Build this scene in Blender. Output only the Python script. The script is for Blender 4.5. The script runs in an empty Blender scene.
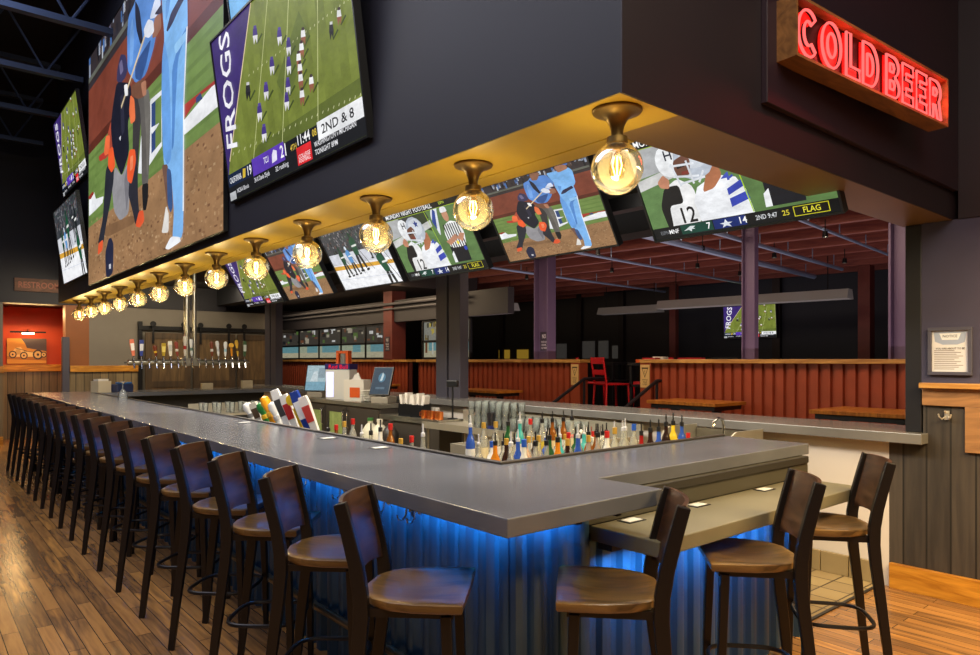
import bpy, math, random
from mathutils import Vector, Matrix
R = math.radians
PI = math.pi
random.seed(7)
scn = bpy.context.scene
col = scn.collection

# ---------------------------------------------------------------- colours
def lin1(c):
    c = c / 255.0
    return c / 12.92 if c <= 0.04045 else ((c + 0.055) / 1.055) ** 2.4
def L(r, g, b):
    return (lin1(r), lin1(g), lin1(b), 1.0)

# ---------------------------------------------------------------- materials
MATS = {}
def mat(name, color=(0.5, 0.5, 0.5, 1), rough=0.5, metal=0.0, emit=None, estr=0.0, spec=0.5, noise=0.0, nscale=8.0, bump=0.0, coat=0.0):
    if name in MATS:
        return MATS[name]
    m = bpy.data.materials.new(name); m.use_nodes = True
    nt = m.node_tree; b = nt.nodes['Principled BSDF']
    b.inputs['Base Color'].default_value = color
    b.inputs['Roughness'].default_value = rough
    b.inputs['Metallic'].default_value = metal
    b.inputs['Specular IOR Level'].default_value = spec
    if coat:
        b.inputs['Coat Weight'].default_value = coat
        b.inputs['Coat Roughness'].default_value = 0.15
    if emit:
        b.inputs['Emission Color'].default_value = emit
        b.inputs['Emission Strength'].default_value = estr
    if noise or bump:
        tc = nt.nodes.new('ShaderNodeTexCoord'); n = nt.nodes.new('ShaderNodeTexNoise')
        n.inputs['Scale'].default_value = nscale; n.inputs['Detail'].default_value = 5
        nt.links.new(tc.outputs['Object'], n.inputs['Vector'])
        if noise:
            r = nt.nodes.new('ShaderNodeValToRGB')
            lo = tuple(max(0, c * (1 - noise)) for c in color[:3]) + (1,)
            hi = tuple(min(1, c * (1 + noise)) for c in color[:3]) + (1,)
            r.color_ramp.elements[0].position = 0.3; r.color_ramp.elements[0].color = lo
            r.color_ramp.elements[1].position = 0.7; r.color_ramp.elements[1].color = hi
            nt.links.new(n.outputs['Fac'], r.inputs['Fac']); nt.links.new(r.outputs['Color'], b.inputs['Base Color'])
        if bump:
            bp = nt.nodes.new('ShaderNodeBump'); bp.inputs['Strength'].default_value = bump; bp.inputs['Distance'].default_value = 0.01
            nt.links.new(n.outputs['Fac'], bp.inputs['Height']); nt.links.new(bp.outputs['Normal'], b.inputs['Normal'])
    MATS[name] = m
    return m

def wood(name, c1, c2, rough=0.35, scale=(3, 30, 30), coat=0.0, dist=1.5):
    """streaky wood grain; the stretched axis is the one with the small scale"""
    if name in MATS: return MATS[name]
    m = bpy.data.materials.new(name); m.use_nodes = True
    nt = m.node_tree; b = nt.nodes['Principled BSDF']
    tc = nt.nodes.new('ShaderNodeTexCoord'); mp = nt.nodes.new('ShaderNodeMapping'); n = nt.nodes.new('ShaderNodeTexNoise')
    mp.inputs['Scale'].default_value = scale
    n.inputs['Scale'].default_value = 1.0; n.inputs['Detail'].default_value = 6; n.inputs['Distortion'].default_value = dist
    r = nt.nodes.new('ShaderNodeValToRGB')
    r.color_ramp.elements[0].position = 0.32; r.color_ramp.elements[0].color = c1
    r.color_ramp.elements[1].position = 0.68; r.color_ramp.elements[1].color = c2
    nt.links.new(tc.outputs['Object'], mp.inputs['Vector']); nt.links.new(mp.outputs['Vector'], n.inputs['Vector'])
    nt.links.new(n.outputs['Fac'], r.inputs['Fac']); nt.links.new(r.outputs['Color'], b.inputs['Base Color'])
    b.inputs['Roughness'].default_value = rough
    if coat:
        b.inputs['Coat Weight'].default_value = coat; b.inputs['Coat Roughness'].default_value = 0.2
    MATS[name] = m
    return m

def planks(name, pal, width, length, axis='Y', rough=0.35, gap=0.004, grain=0.5, mortar=(0.01, 0.008, 0.006, 1), bump=0.25):
    """floor / wall boards: brick texture for the boards, a ramp over a per-board random, stretched noise for grain"""
    if name in MATS: return MATS[name]
    m = bpy.data.materials.new(name); m.use_nodes = True
    nt = m.node_tree; N = nt.nodes; K = nt.links.new; b = N['Principled BSDF']
    tc = N.new('ShaderNodeTexCoord'); mp = N.new('ShaderNodeMapping'); mp.vector_type = 'POINT'
    # brick texture: rows stacked along its Y, bricks run along its X
    if axis == 'Y': mp.inputs['Rotation'].default_value = (0, 0, R(90))
    elif axis == 'Zx': mp.inputs['Rotation'].default_value = (0, R(90), 0)     # boards upright on a wall facing X
    elif axis == 'Zy': mp.inputs['Rotation'].default_value = (R(90), 0, R(90))
    K(tc.outputs['Object'], mp.inputs['Vector'])
    br = N.new('ShaderNodeTexBrick')
    br.inputs['Color1'].default_value = (0, 0, 0, 1); br.inputs['Color2'].default_value = (1, 1, 1, 1)
    br.inputs['Mortar'].default_value = (0.5, 0.5, 0.5, 1)
    br.inputs['Scale'].default_value = 1.0; br.inputs['Mortar Size'].default_value = gap; br.inputs['Mortar Smooth'].default_value = 0.1
    br.inputs['Brick Width'].default_value = length; br.inputs['Row Height'].default_value = width
    br.offset = 0.37; br.offset_frequency = 2
    K(mp.outputs['Vector'], br.inputs['Vector'])
    sc = N.new('ShaderNodeMapping'); sc.inputs['Scale'].default_value = (2.2, 26, 26)
    K(mp.outputs['Vector'], sc.inputs['Vector'])
    nz = N.new('ShaderNodeTexNoise'); nz.inputs['Scale'].default_value = 1; nz.inputs['Detail'].default_value = 5; nz.inputs['Distortion'].default_value = 0.3
    K(sc.outputs['Vector'], nz.inputs['Vector'])
    ramp = N.new('ShaderNodeValToRGB'); cr = ramp.color_ramp
    while len(cr.elements) < len(pal): cr.elements.new(0.5)
    for i, c in enumerate(pal):
        cr.elements[i].position = i / (len(pal) - 1); cr.elements[i].color = c
    mx = N.new('ShaderNodeMix'); mx.data_type = 'FLOAT'; mx.inputs[0].default_value = grain
    K(br.outputs['Color'], mx.inputs[2]); K(nz.outputs['Fac'], mx.inputs[3])
    K(mx.outputs[0], ramp.inputs['Fac'])
    mm = N.new('ShaderNodeMix'); mm.data_type = 'RGBA'
    K(br.outputs['Fac'], mm.inputs[0]); K(ramp.outputs['Color'], mm.inputs[6]); mm.inputs[7].default_value = mortar
    K(mm.outputs[2], b.inputs['Base Color'])
    b.inputs['Roughness'].default_value = rough
    bp = N.new('ShaderNodeBump'); bp.inputs['Strength'].default_value = bump; bp.inputs['Distance'].default_value = 0.004
    K(nz.outputs['Fac'], bp.inputs['Height']); K(bp.outputs['Normal'], b.inputs['Normal'])
    MATS[name] = m
    return m

def glassy(name, tint=(1, 1, 1, 1), refl=1.0, rough=0.02, body=0.0, bodycol=(0.8, 0.8, 0.8, 1)):
    """thin glass: transparent with fresnel reflections and, if asked, some milky body"""
    if name in MATS: return MATS[name]
    m = bpy.data.materials.new(name); m.use_nodes = True
    nt = m.node_tree; N = nt.nodes; K = nt.links.new
    N.remove(N['Principled BSDF']); out = N['Material Output']
    tr = N.new('ShaderNodeBsdfTransparent'); tr.inputs['Color'].default_value = tint
    gl = N.new('ShaderNodeBsdfGlossy'); gl.inputs['Roughness'].default_value = rough
    lw = N.new('ShaderNodeLayerWeight'); lw.inputs['Blend'].default_value = 0.25
    mu = N.new('ShaderNodeMath'); mu.operation = 'MULTIPLY'; mu.inputs[1].default_value = refl; mu.use_clamp = True
    K(lw.outputs['Fresnel'], mu.inputs[0])
    mx = N.new('ShaderNodeMixShader'); K(mu.outputs[0], mx.inputs[0])
    if body:
        di = N.new('ShaderNodeBsdfDiffuse'); di.inputs['Color'].default_value = bodycol
        m2 = N.new('ShaderNodeMixShader'); m2.inputs[0].default_value = body
        K(tr.outputs[0], m2.inputs[1]); K(di.outputs[0], m2.inputs[2]); K(m2.outputs[0], mx.inputs[1])
    else:
        K(tr.outputs[0], mx.inputs[1])
    K(gl.outputs[0], mx.inputs[2]); K(mx.outputs[0], out.inputs['Surface'])
    MATS[name] = m
    return m

def emis(name, color, s):
    if name in MATS: return MATS[name]
    m = bpy.data.materials.new(name); m.use_nodes = True
    nt = m.node_tree; N = nt.nodes; N.remove(N['Principled BSDF'])
    e = N.new('ShaderNodeEmission'); e.inputs['Color'].default_value = color; e.inputs['Strength'].default_value = s
    nt.links.new(e.outputs[0], N['Material Output'].inputs['Surface'])
    MATS[name] = m
    return m

def vcol(name, strength=0.0, rough=0.5):
    """colour from the mesh's own face colours; glowing (screens) or not (printed things)"""
    if name in MATS: return MATS[name]
    m = bpy.data.materials.new(name); m.use_nodes = True
    nt = m.node_tree; N = nt.nodes; K = nt.links.new; b = N['Principled BSDF']
    a = N.new('ShaderNodeVertexColor'); a.layer_name = 'Col'
    if strength:
        b.inputs['Base Color'].default_value = (0.01, 0.01, 0.01, 1)
        tc = N.new('ShaderNodeTexCoord'); n = N.new('ShaderNodeTexNoise'); n.inputs['Scale'].default_value = 9; n.inputs['Detail'].default_value = 8
        n.inputs['Roughness'].default_value = 0.7
        K(tc.outputs['Generated'], n.inputs['Vector'])
        mr = N.new('ShaderNodeMapRange'); mr.inputs['From Min'].default_value = 0.3; mr.inputs['From Max'].default_value = 0.7
        mr.inputs['To Min'].default_value = 0.72; mr.inputs['To Max'].default_value = 1.2
        K(n.outputs['Fac'], mr.inputs['Value'])
        mu = N.new('ShaderNodeVectorMath'); mu.operation = 'SCALE'
        K(a.outputs['Color'], mu.inputs[0]); K(mr.outputs['Result'], mu.inputs['Scale'])
        K(mu.outputs['Vector'], b.inputs['Emission Color']); b.inputs['Emission Strength'].default_value = strength
        b.inputs['Roughness'].default_value = 0.4; b.inputs['Specular IOR Level'].default_value = 0.12
    else:
        K(a.outputs['Color'], b.inputs['Base Color']); b.inputs['Roughness'].default_value = rough
    MATS[name] = m
    return m

# ---------------------------------------------------------------- mesh builder
class MB:
    def __init__(s): s.v = []; s.f = []; s.c = []; s.M = None
    def add(s, vs, fs, c=None):
        o = len(s.v)
        s.v += [tuple(s.M @ Vector(p)) if s.M else tuple(p) for p in vs]
        s.f += [tuple(i + o for i in f) for f in fs]
        s.c += [c] * len(fs)
        return s
    def box(s, x0, x1, y0, y1, z0, z1, c=None):
        if x0 > x1: x0, x1 = x1, x0
        if y0 > y1: y0, y1 = y1, y0
        if z0 > z1: z0, z1 = z1, z0
        v = [(x0,y0,z0),(x1,y0,z0),(x1,y1,z0),(x0,y1,z0),(x0,y0,z1),(x1,y0,z1),(x1,y1,z1),(x0,y1,z1)]
        return s.add(v, [(3,2,1,0),(4,5,6,7),(0,1,5,4),(1,2,6,5),(2,3,7,6),(3,0,4,7)], c)
    def prism(s, pts, z0, z1, c=None):
        n = len(pts)
        a = sum(pts[i][0]*pts[(i+1)%n][1]-pts[(i+1)%n][0]*pts[i][1] for i in range(n))
        if a < 0: pts = pts[::-1]
        v = [(x,y,z0) for x,y in pts] + [(x,y,z1) for x,y in pts]
        f = [tuple(range(n))[::-1], tuple(range(n,2*n))] + [(i,(i+1)%n,n+(i+1)%n,n+i) for i in range(n)]
        return s.add(v, f, c)
    def lathe(s, prof, n=16, c=(0,0,0), col=None, cap=True):
        v = []; f = []
        for r, z in prof:
            for k in range(n):
                a = 2*PI*k/n; v.append((c[0]+r*math.cos(a), c[1]+r*math.sin(a), c[2]+z))
        for i in range(len(prof)-1):
            for k in range(n):
                f.append((i*n+k, i*n+(k+1)%n, (i+1)*n+(k+1)%n, (i+1)*n+k))
        if cap:
            f.append(tuple(range(n))[::-1]); m = (len(prof)-1)*n; f.append(tuple(range(m, m+n)))
        return s.add(v, f, col)
    def tube(s, pts, r, n=8, closed=False, col=None, flat=None, up=None):
        """sweep a circle (or a flat = (w, h) rectangle) along pts; r a number or one per point"""
        P = [Vector(p) for p in pts]; m = len(P); v = []; f = []
        rr = r if isinstance(r, (list, tuple)) else [r]*m
        ref = Vector(up) if up else None
        prev = None
        for i in range(m):
            if closed: t = P[(i+1)%m]-P[i-1]
            else: t = P[min(i+1,m-1)]-P[max(i-1,0)]
            t.normalize()
            if ref is not None: a = ref - t*ref.dot(t)
            elif prev is None:
                a = Vector((0,0,1)) if abs(t.z) < 0.9 else Vector((1,0,0)); a = a - t*a.dot(t)
            else: a = prev - t*prev.dot(t)
            a.normalize(); prev = a; b = t.cross(a)
            if flat:
                w, h = flat
                k = rr[i]
                ring = [(a*w*k/2*sx + b*h*k/2*sy) for sx, sy in ((1,1),(-1,1),(-1,-1),(1,-1))]
            else:
                ring = [(a*math.cos(2*PI*j/n)+b*math.sin(2*PI*j/n))*rr[i] for j in range(n)]
            v += [tuple(P[i]+q) for q in ring]
        n = 4 if flat else n
        for i in range(m if closed else m-1):
            for j in range(n):
                i2 = (i+1)%m
                f.append((i*n+j, i*n+(j+1)%n, i2*n+(j+1)%n, i2*n+j))
        if not closed:
            f.append(tuple(range(n))[::-1]); f.append(tuple(range((m-1)*n, m*n)))
        return s.add(v, f, col)
    def build(s, name, m, parent=None, smooth=False, bevel=0, ang=35, loc=None):
        me = bpy.data.meshes.new(name); me.from_pydata(s.v, [], s.f); me.update()
        if any(c is not None for c in s.c):
            at = me.color_attributes.new('Col', 'FLOAT_COLOR', 'CORNER')
            for p, c in zip(me.polygons, s.c):
                c = c or (0.5,0.5,0.5,1)
                for li in p.loop_indices: at.data[li].color = c
        me.materials.append(m)
        o = bpy.data.objects.new(name, me); col.objects.link(o)
        if parent: o.parent = parent
        if loc: o.location = loc
        if smooth:
            for p in me.polygons: p.use_smooth = True
            try: me.set_sharp_from_angle(angle=R(ang))
            except Exception: pass
        if bevel:
            b = o.modifiers.new('b', 'BEVEL'); b.width = bevel; b.segments = 2; b.limit_method = 'ANGLE'; b.angle_limit = R(40)
        return o

def tag(o, label=None, cat=None, group=None, kind=None):
    if label: o['label'] = label
    if cat: o['category'] = cat
    if group: o['group'] = group
    if kind: o['kind'] = kind
    return o
def empty(name, loc, rz=0, label=None, cat=None, group=None):
    o = bpy.data.objects.new(name, None); col.objects.link(o); o.empty_display_size = 0.1
    o.location = loc; o.rotation_euler = (0, 0, rz)
    return tag(o, label, cat, group)
def copy_tree(o, parent=None):
    c = o.copy(); col.objects.link(c)
    if parent: c.parent = parent
    for ch in list(o.children): copy_tree(ch, c)
    return c
def struct(mb, name, m, **k):
    o = mb.build(name, m, **k); o['kind'] = 'structure'
    return o
ORD = ['first','second','third','fourth','fifth','sixth','seventh','eighth','ninth','tenth','eleventh','twelfth','thirteenth','fourteenth','fifteenth','sixteenth','seventeenth','eighteenth','nineteenth','twentieth']

# ---------------------------------------------------------------- lettering
_tx = {}
def text_mesh(s, bold=True):
    """(verts, faces, width) of a line of lettering with cap height 1"""
    if s in _tx: return _tx[s]
    cu = bpy.data.curves.new('t', 'FONT'); cu.body = s; cu.size = 1.0; cu.resolution_u = 2
    if bold: cu.offset = 0.012
    ob = bpy.data.objects.new('t', cu); col.objects.link(ob)
    me = bpy.data.meshes.new_from_object(ob)
    vs = [(v.co.x, v.co.y) for v in me.vertices]; fs = [tuple(p.vertices) for p in me.polygons]
    bpy.data.objects.remove(ob); bpy.data.curves.remove(cu); bpy.data.meshes.remove(me)
    if vs:
        x0 = min(v[0] for v in vs); x1 = max(v[0] for v in vs)
        k = 1/0.69
        vs = [((x-x0)*k, y*k) for x, y in vs]; w = (x1-x0)*k
    else: w = 0
    _tx[s] = (vs, fs, w)
    return _tx[s]

# ---------------------------------------------------------------- flat art (screens, signs, pictures) in 0..1 x 0..1
def homog(q):
    """px quad (BL, BR, TR, TL) -> function px -> uv"""
    A = []
    for (x, y), (u, v) in zip(q, ((0,0),(1,0),(1,1),(0,1))):
        A.append([x,y,1,0,0,0,-u*x,-u*y,u]); A.append([0,0,0,x,y,1,-v*x,-v*y,v])
    n = 8
    for i in range(n):
        p = max(range(i,n), key=lambda k: abs(A[k][i])); A[i],A[p] = A[p],A[i]
        for k in range(n):
            if k != i:
                g = A[k][i]/A[i][i]
                for j in range(i,n+1): A[k][j] -= g*A[i][j]
    h = [A[i][n]/A[i][i] for i in range(n)]
    def f(x, y):
        w = h[6]*x+h[7]*y+1
        return ((h[0]*x+h[1]*y+h[2])/w, (h[3]*x+h[4]*y+h[5])/w)
    return f
def clip01(P):
    def cl(P, ins, inter):
        out = []
        for i in range(len(P)):
            a, b = P[i-1], P[i]
            if ins(b):
                if not ins(a): out.append(inter(a,b))
                out.append(b)
            elif ins(a): out.append(inter(a,b))
        return out
    for ax in (0,1):
        for val, sg in ((0,1),(1,-1)):
            if not P: return P
            def ins(p): return sg*(p[ax]-val) >= -1e-9
            def inter(a,b):
                t = (val-a[ax])/(b[ax]-a[ax]); return (a[0]+t*(b[0]-a[0]), a[1]+t*(b[1]-a[1]))
            P = cl(P, ins, inter)
    return P
class Art:
    def __init__(s, H=None): s.ops = []; s.H = H; s.k = 0; s.hold = False; s.off = (0, 0)
    def lay(s):
        if not s.hold: s.k += 1
        return s.k
    def p(s, pts, c, uv=False):
        q = pts if (uv or not s.H) else [s.H(*a) for a in pts]
        q = clip01([(u+s.off[0], v+s.off[1]) for u, v in q])
        if len(q) > 2: s.ops.append(('p', q, L(*c), s.lay()))
    def sp(s, pts, c, uv=False, n=2):
        """the same with the corners rounded off"""
        q = pts if (uv or not s.H) else [s.H(*a) for a in pts]
        for _ in range(n):
            o = []
            for i in range(len(q)):
                a, b = q[i], q[(i+1)%len(q)]
                o += [(a[0]*.86+b[0]*.14, a[1]*.86+b[1]*.14), (a[0]*.14+b[0]*.86, a[1]*.14+b[1]*.86)]
            q = o
        s.p(q, c, True)
    def r(s, u0, v0, u1, v1, c): s.p([(u0,v0),(u1,v0),(u1,v1),(u0,v1)], c, True)
    def ell(s, u, v, a, b, c, n=14): s.p([(u+a*math.cos(2*PI*k/n), v+b*math.sin(2*PI*k/n)) for k in range(n)], c, True)
    def line(s, a, b, w, c, uv=False):
        if s.H and not uv: a, b = s.H(*a), s.H(*b)
        dx, dy = (b[0]-a[0])*1.78, b[1]-a[1]; l = math.hypot(dx,dy) or 1
        nx, ny = -dy/l*w/2/1.78, dx/l*w/2
        s.p([(a[0]+nx,a[1]+ny),(a[0]-nx,a[1]-ny),(b[0]-nx,b[1]-ny),(b[0]+nx,b[1]+ny)], c, True)
    def t(s, txt, u, v, h, c, w=None, ang=0): s.ops.append(('t', txt, u+s.off[0], v+s.off[1], h, L(*c), w, ang, s.lay()))
    def mesh(s, W, Hh, z0=0.0, dz=0.0004):
        mb = MB()
        for op in s.ops:
            z = z0 + op[-1]*dz
            if op[0] == 'p':
                P = [((u-0.5)*W, (v-0.5)*Hh, z) for u, v in op[1]]
                n = len(P); a = sum(P[i][0]*P[(i+1)%n][1]-P[(i+1)%n][0]*P[i][1] for i in range(n))
                if a < 0: P = P[::-1]
                mb.add(P, [tuple(range(n))], op[2])
            else:
                _, txt, u, v, h, c, w, ang, _k = op
                vs, fs, tw = text_mesh(txt)
                sy = h*Hh; sx = sy if w is None else w*W/max(tw,1e-3)
                ca, sa = math.cos(ang), math.sin(ang)
                mb.add([((u-0.5)*W + x*sx*ca - y*sy*sa, (v-0.5)*Hh + x*sx*sa + y*sy*ca, z) for x, y in vs], fs, c)
        return mb
# ---------------------------------------------------------------- what the screens show
rnd = random.Random(3)
def feed_baseball():
    a = Art(homog([(118,545),(658,470),(496,12),(-38,167)]))
    a.r(0,0,1,1,(124,62,46))
    # crowd strip above the rail
    a.r(0,0.86,1,1,(52,46,50))
    a.lay(); a.hold = True
    for k in range(90):
        u = rnd.random(); v = 0.90+rnd.random()*0.1; w = 0.008+rnd.random()*0.012
        g = rnd.choice([(150,160,180),(40,38,44),(90,70,62),(190,196,205),(70,110,170),(60,50,48),(24,24,30)])
        a.r(u,v,u+w,v+0.03+rnd.random()*0.05,g)
    a.hold = False
    a.p([(0,0.885),(1,0.885),(1,0.915),(0,0.915)],(96,98,90),True)
    a.p([(0,0.885),(1,0.885),(1,0.893),(0,0.893)],(52,40,34),True)
    # shaded wall, grass, letters on the ground
    hl = homog([(91,287),(228,240),(228,-159),(91,62)])
    def A(*P): return [hl(90+x/5.957, y/5.957) for x, y in P]
    def B(*P): return [hl(88+x/5.951, 90+y/5.951) for x, y in P]
    def C(*P): return [hl(88+x/5.951, 180+y/5.951) for x, y in P]
    a.r(0,0.58,1,0.62,(94,44,32))
    a.r(0,0.25,1,0.58,(112,138,72))
    for k in range(7): a.r(0,0.27+k*.045,1,0.285+k*.045,(104,130,66))
    a.p(C((20,130),(50,85),(60,125),(105,112),(100,150),(60,190),(20,225)),(238,240,244),True)
    a.p(C((10,120),(40,80),(50,90),(30,125)),(150,50,40),True)
    a.p(B((312,520),(330,300),(388,82),(455,28),(455,365),(380,475),(330,525)),(240,242,246),True)
    a.p(B((392,112),(452,58),(452,340),(392,408)),(112,138,72),True)
    a.p(B((392,112),(416,92),(416,380),(392,408)),(50,72,124),True); a.p(B((385,255),(440,225),(420,260),(395,290)),(240,242,246),True)
    a.p(B((575,232),(700,90),(765,12),(860,-70),(870,90),(775,158),(590,305)),(242,243,246),True)
    a.p(B((575,135),(760,-5),(870,-90),(860,-50),(700,62),(640,135),(578,228)),(166,54,44),True)
    a.p(B((662,85),(690,55),(702,92),(662,118)),(54,70,120),True)
    # dirt
    a.p([(0,0),(1,0),(1,0.285),(0,0.255)],(156,118,82),True)
    a.lay(); a.hold = True
    for k in range(700):
        u = rnd.random(); v = rnd.random()**1.4*0.27; w = 0.003+rnd.random()*0.012
        a.r(u,v,u+w,v+0.004+rnd.random()*0.006,rnd.choice([(132,96,66),(176,138,100),(142,106,74),(118,84,58),(184,150,112),(160,122,86)]))
    a.hold = False
    a.sp(C((100,300),(280,230),(300,280),(120,360)),(132,98,68),True)
    # umpire
    a.sp(B((283,50),(340,40),(330,200),(318,360),(308,570),(278,570)),(60,57,58),True)
    a.sp(B((300,30),(378,20),(388,150),(382,420),(372,600),(335,600),(333,330),(326,150)),(96,92,88),True)
    a.sp(B((346,30),(378,20),(386,150),(378,420),(366,560),(360,300)),(112,108,102),True)
    a.sp(B((335,590),(375,580),(372,680),(360,745),(342,745)),(26,26,28),True)
    a.sp([(190,140),(225,112),(288,100),(330,140),(322,210),(298,246),(248,250),(212,215),(196,170)],(86,136,208))
    a.sp(A((243,120),(280,40),(300,-40),(380,-40),(402,40),(395,130),(385,250),(345,400),(300,510),(268,490),(238,440),(236,230)),(92,142,214),True)
    a.sp(A((284,400),(330,330),(382,250),(352,400),(318,508),(284,490)),(52,84,142),True)
    a.sp(A((254,200),(268,120),(278,240),(270,400),(250,430)),(116,164,226),True)
    a.sp(A((284,20),(312,80),(332,270),(316,290),(292,200),(284,110)),(34,36,54),True)
    a.sp([(206,84),(240,72),(256,100),(246,128),(220,130),(208,108)],(140,96,74)); a.sp([(198,80),(242,60),(254,86),(204,94)],(24,28,40))
    a.sp(A((262,530),(330,495),(352,530),(342,600),(300,615),(262,590)),(122,80,60),True); a.sp(A((318,520),(350,500),(352,590),(330,600)),(186,128,100),True)
    # catcher
    a.sp(B((150,205),(172,215),(166,360),(128,420),(82,438),(78,408),(115,380),(130,290)),(170,74,54),True); a.sp(B((120,290),(146,285),(142,392),(108,412)),(236,108,64),True)
    a.sp(B((80,410),(110,385),(120,420),(88,440)),(190,60,50),True)
    a.sp(A((178,430),(198,342),(228,348),(242,430),(226,482),(196,520),(174,500)),(58,54,88),True); a.sp(A((188,400),(205,370),(215,440),(196,470)),(110,104,140),True)
    a.sp(B((186,-30),(270,-20),(278,140),(252,210),(262,390),(216,535),(188,470),(162,380),(150,230),(164,110)),(27,28,43),True)
    a.sp(B((205,60),(225,40),(235,260),(215,300)),(44,44,62),True); a.sp(B((200,305),(212,290),(208,325)),(220,220,226),True)
    a.sp(B((268,50),(292,78),(298,205),(270,228),(260,150)),(236,118,70),True)
    a.sp(B((176,470),(216,535),(252,455),(264,600),(258,760),(205,800),(170,740),(158,600)),(150,148,152),True); a.sp(B((230,560),(252,470),(262,620),(245,760)),(120,118,124),True)
    a.sp(B((122,480),(172,420),(168,560),(150,680),(118,850),(108,925),(74,930),(104,780),(112,640)),(42,44,54),True)
    a.sp(B((276,370),(312,480),(314,660),(322,770),(334,800),(300,835),(280,740),(256,650),(262,560)),(43,43,52),True)
    a.sp(B((138,372),(164,352),(178,470),(156,512),(134,472)),(238,92,46),True); a.sp(B((263,378),(296,376),(302,450),(276,585),(250,562),(248,470)),(238,92,46),True)
    a.sp(B((268,420),(286,410),(284,490),(266,510)),(250,140,96),True)
    a.sp(C((78,392),(106,368),(102,432),(74,462)),(232,92,52),True); a.sp(C((320,212),(346,208),(352,272),(326,312),(298,302)),(232,92,52),True)
    # batter
    a.sp([(290,94),(330,86),(400,62),(424,80),(444,150),(384,200),(345,158),(318,128)],(122,180,236))
    a.sp([(330,60),(360,40),(392,52),(400,70),(350,92)],(168,116,88)); a.sp([(326,50),(352,22),(396,30),(398,52),(360,48)],(70,116,190))
    a.sp(A((448,-90),(470,-130),(600,-120),(604,200),(590,420),(578,655),(576,760),(580,1190),(574,1460),(510,1470),(520,1300),(508,1130),(490,1090),(458,1020),(446,655),(456,400),(462,240),(448,60)),(128,184,240),True)
    a.sp(A((448,380),(462,260),(490,420),(500,700),(505,980),(480,1020),(454,960),(444,660)),(104,160,226),True)
    a.sp(A((510,655),(508,440),(560,260),(602,180),(592,240),(545,380),(530,655),(520,900),(505,940)),(84,136,204),True)
    a.sp(A((470,30),(500,20),(490,90),(470,160)),(96,150,214),True); a.sp(A((520,300),(600,210),(596,260),(530,360)),(150,202,246),True)
    a.sp(A((474,210),(500,110),(545,30),(585,-50),(596,0),(548,90),(512,170),(482,218)),(46,42,72),True)
    a.line(A((600,190))[0],A((580,655))[0],.012,(240,242,248),True); a.line(A((580,655))[0],A((577,1300))[0],.012,(236,240,246),True)
    a.sp(B((458,480),(494,476),(500,560),(500,650),(492,740),(478,620)),(112,82,70),True)
    a.sp(C((488,-40),(516,-20),(526,200),(512,235),(494,190)),(58,86,134),True)
    a.sp(A((404,125),(440,105),(446,190),(415,245),(388,255)),(152,104,82),True); a.sp(A((372,140),(405,20),(430,-20),(442,60),(412,130)),(214,222,240),True); a.sp(A((402,112),(446,48),(452,102),(428,112)),(48,36,56),True)
    a.line(A((203,660))[0],A((350,222))[0],.013,(222,200,160),True); a.sp(A((220,528),(241,520),(244,590),(226,596)),(246,246,246),True)
    a.sp(A((338,200),(365,138),(396,150),(402,215),(370,252),(344,244)),(232,236,246),True)
    a.sp(C((485,185),(502,240),(500,352),(458,352),(466,306)),(222,218,212),True); a.sp(C((478,445),(515,375),(570,382),(574,410),(500,455)),(242,244,248),True)
    # dark thing in the foreground
    a.sp(C((124,590),(120,450),(140,366),(156,362),(170,400),(166,570),(140,600)),(36,40,64),True); a.p(C((142,520),(154,516),(154,545),(143,548)),(200,200,206),True)
    return a

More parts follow.
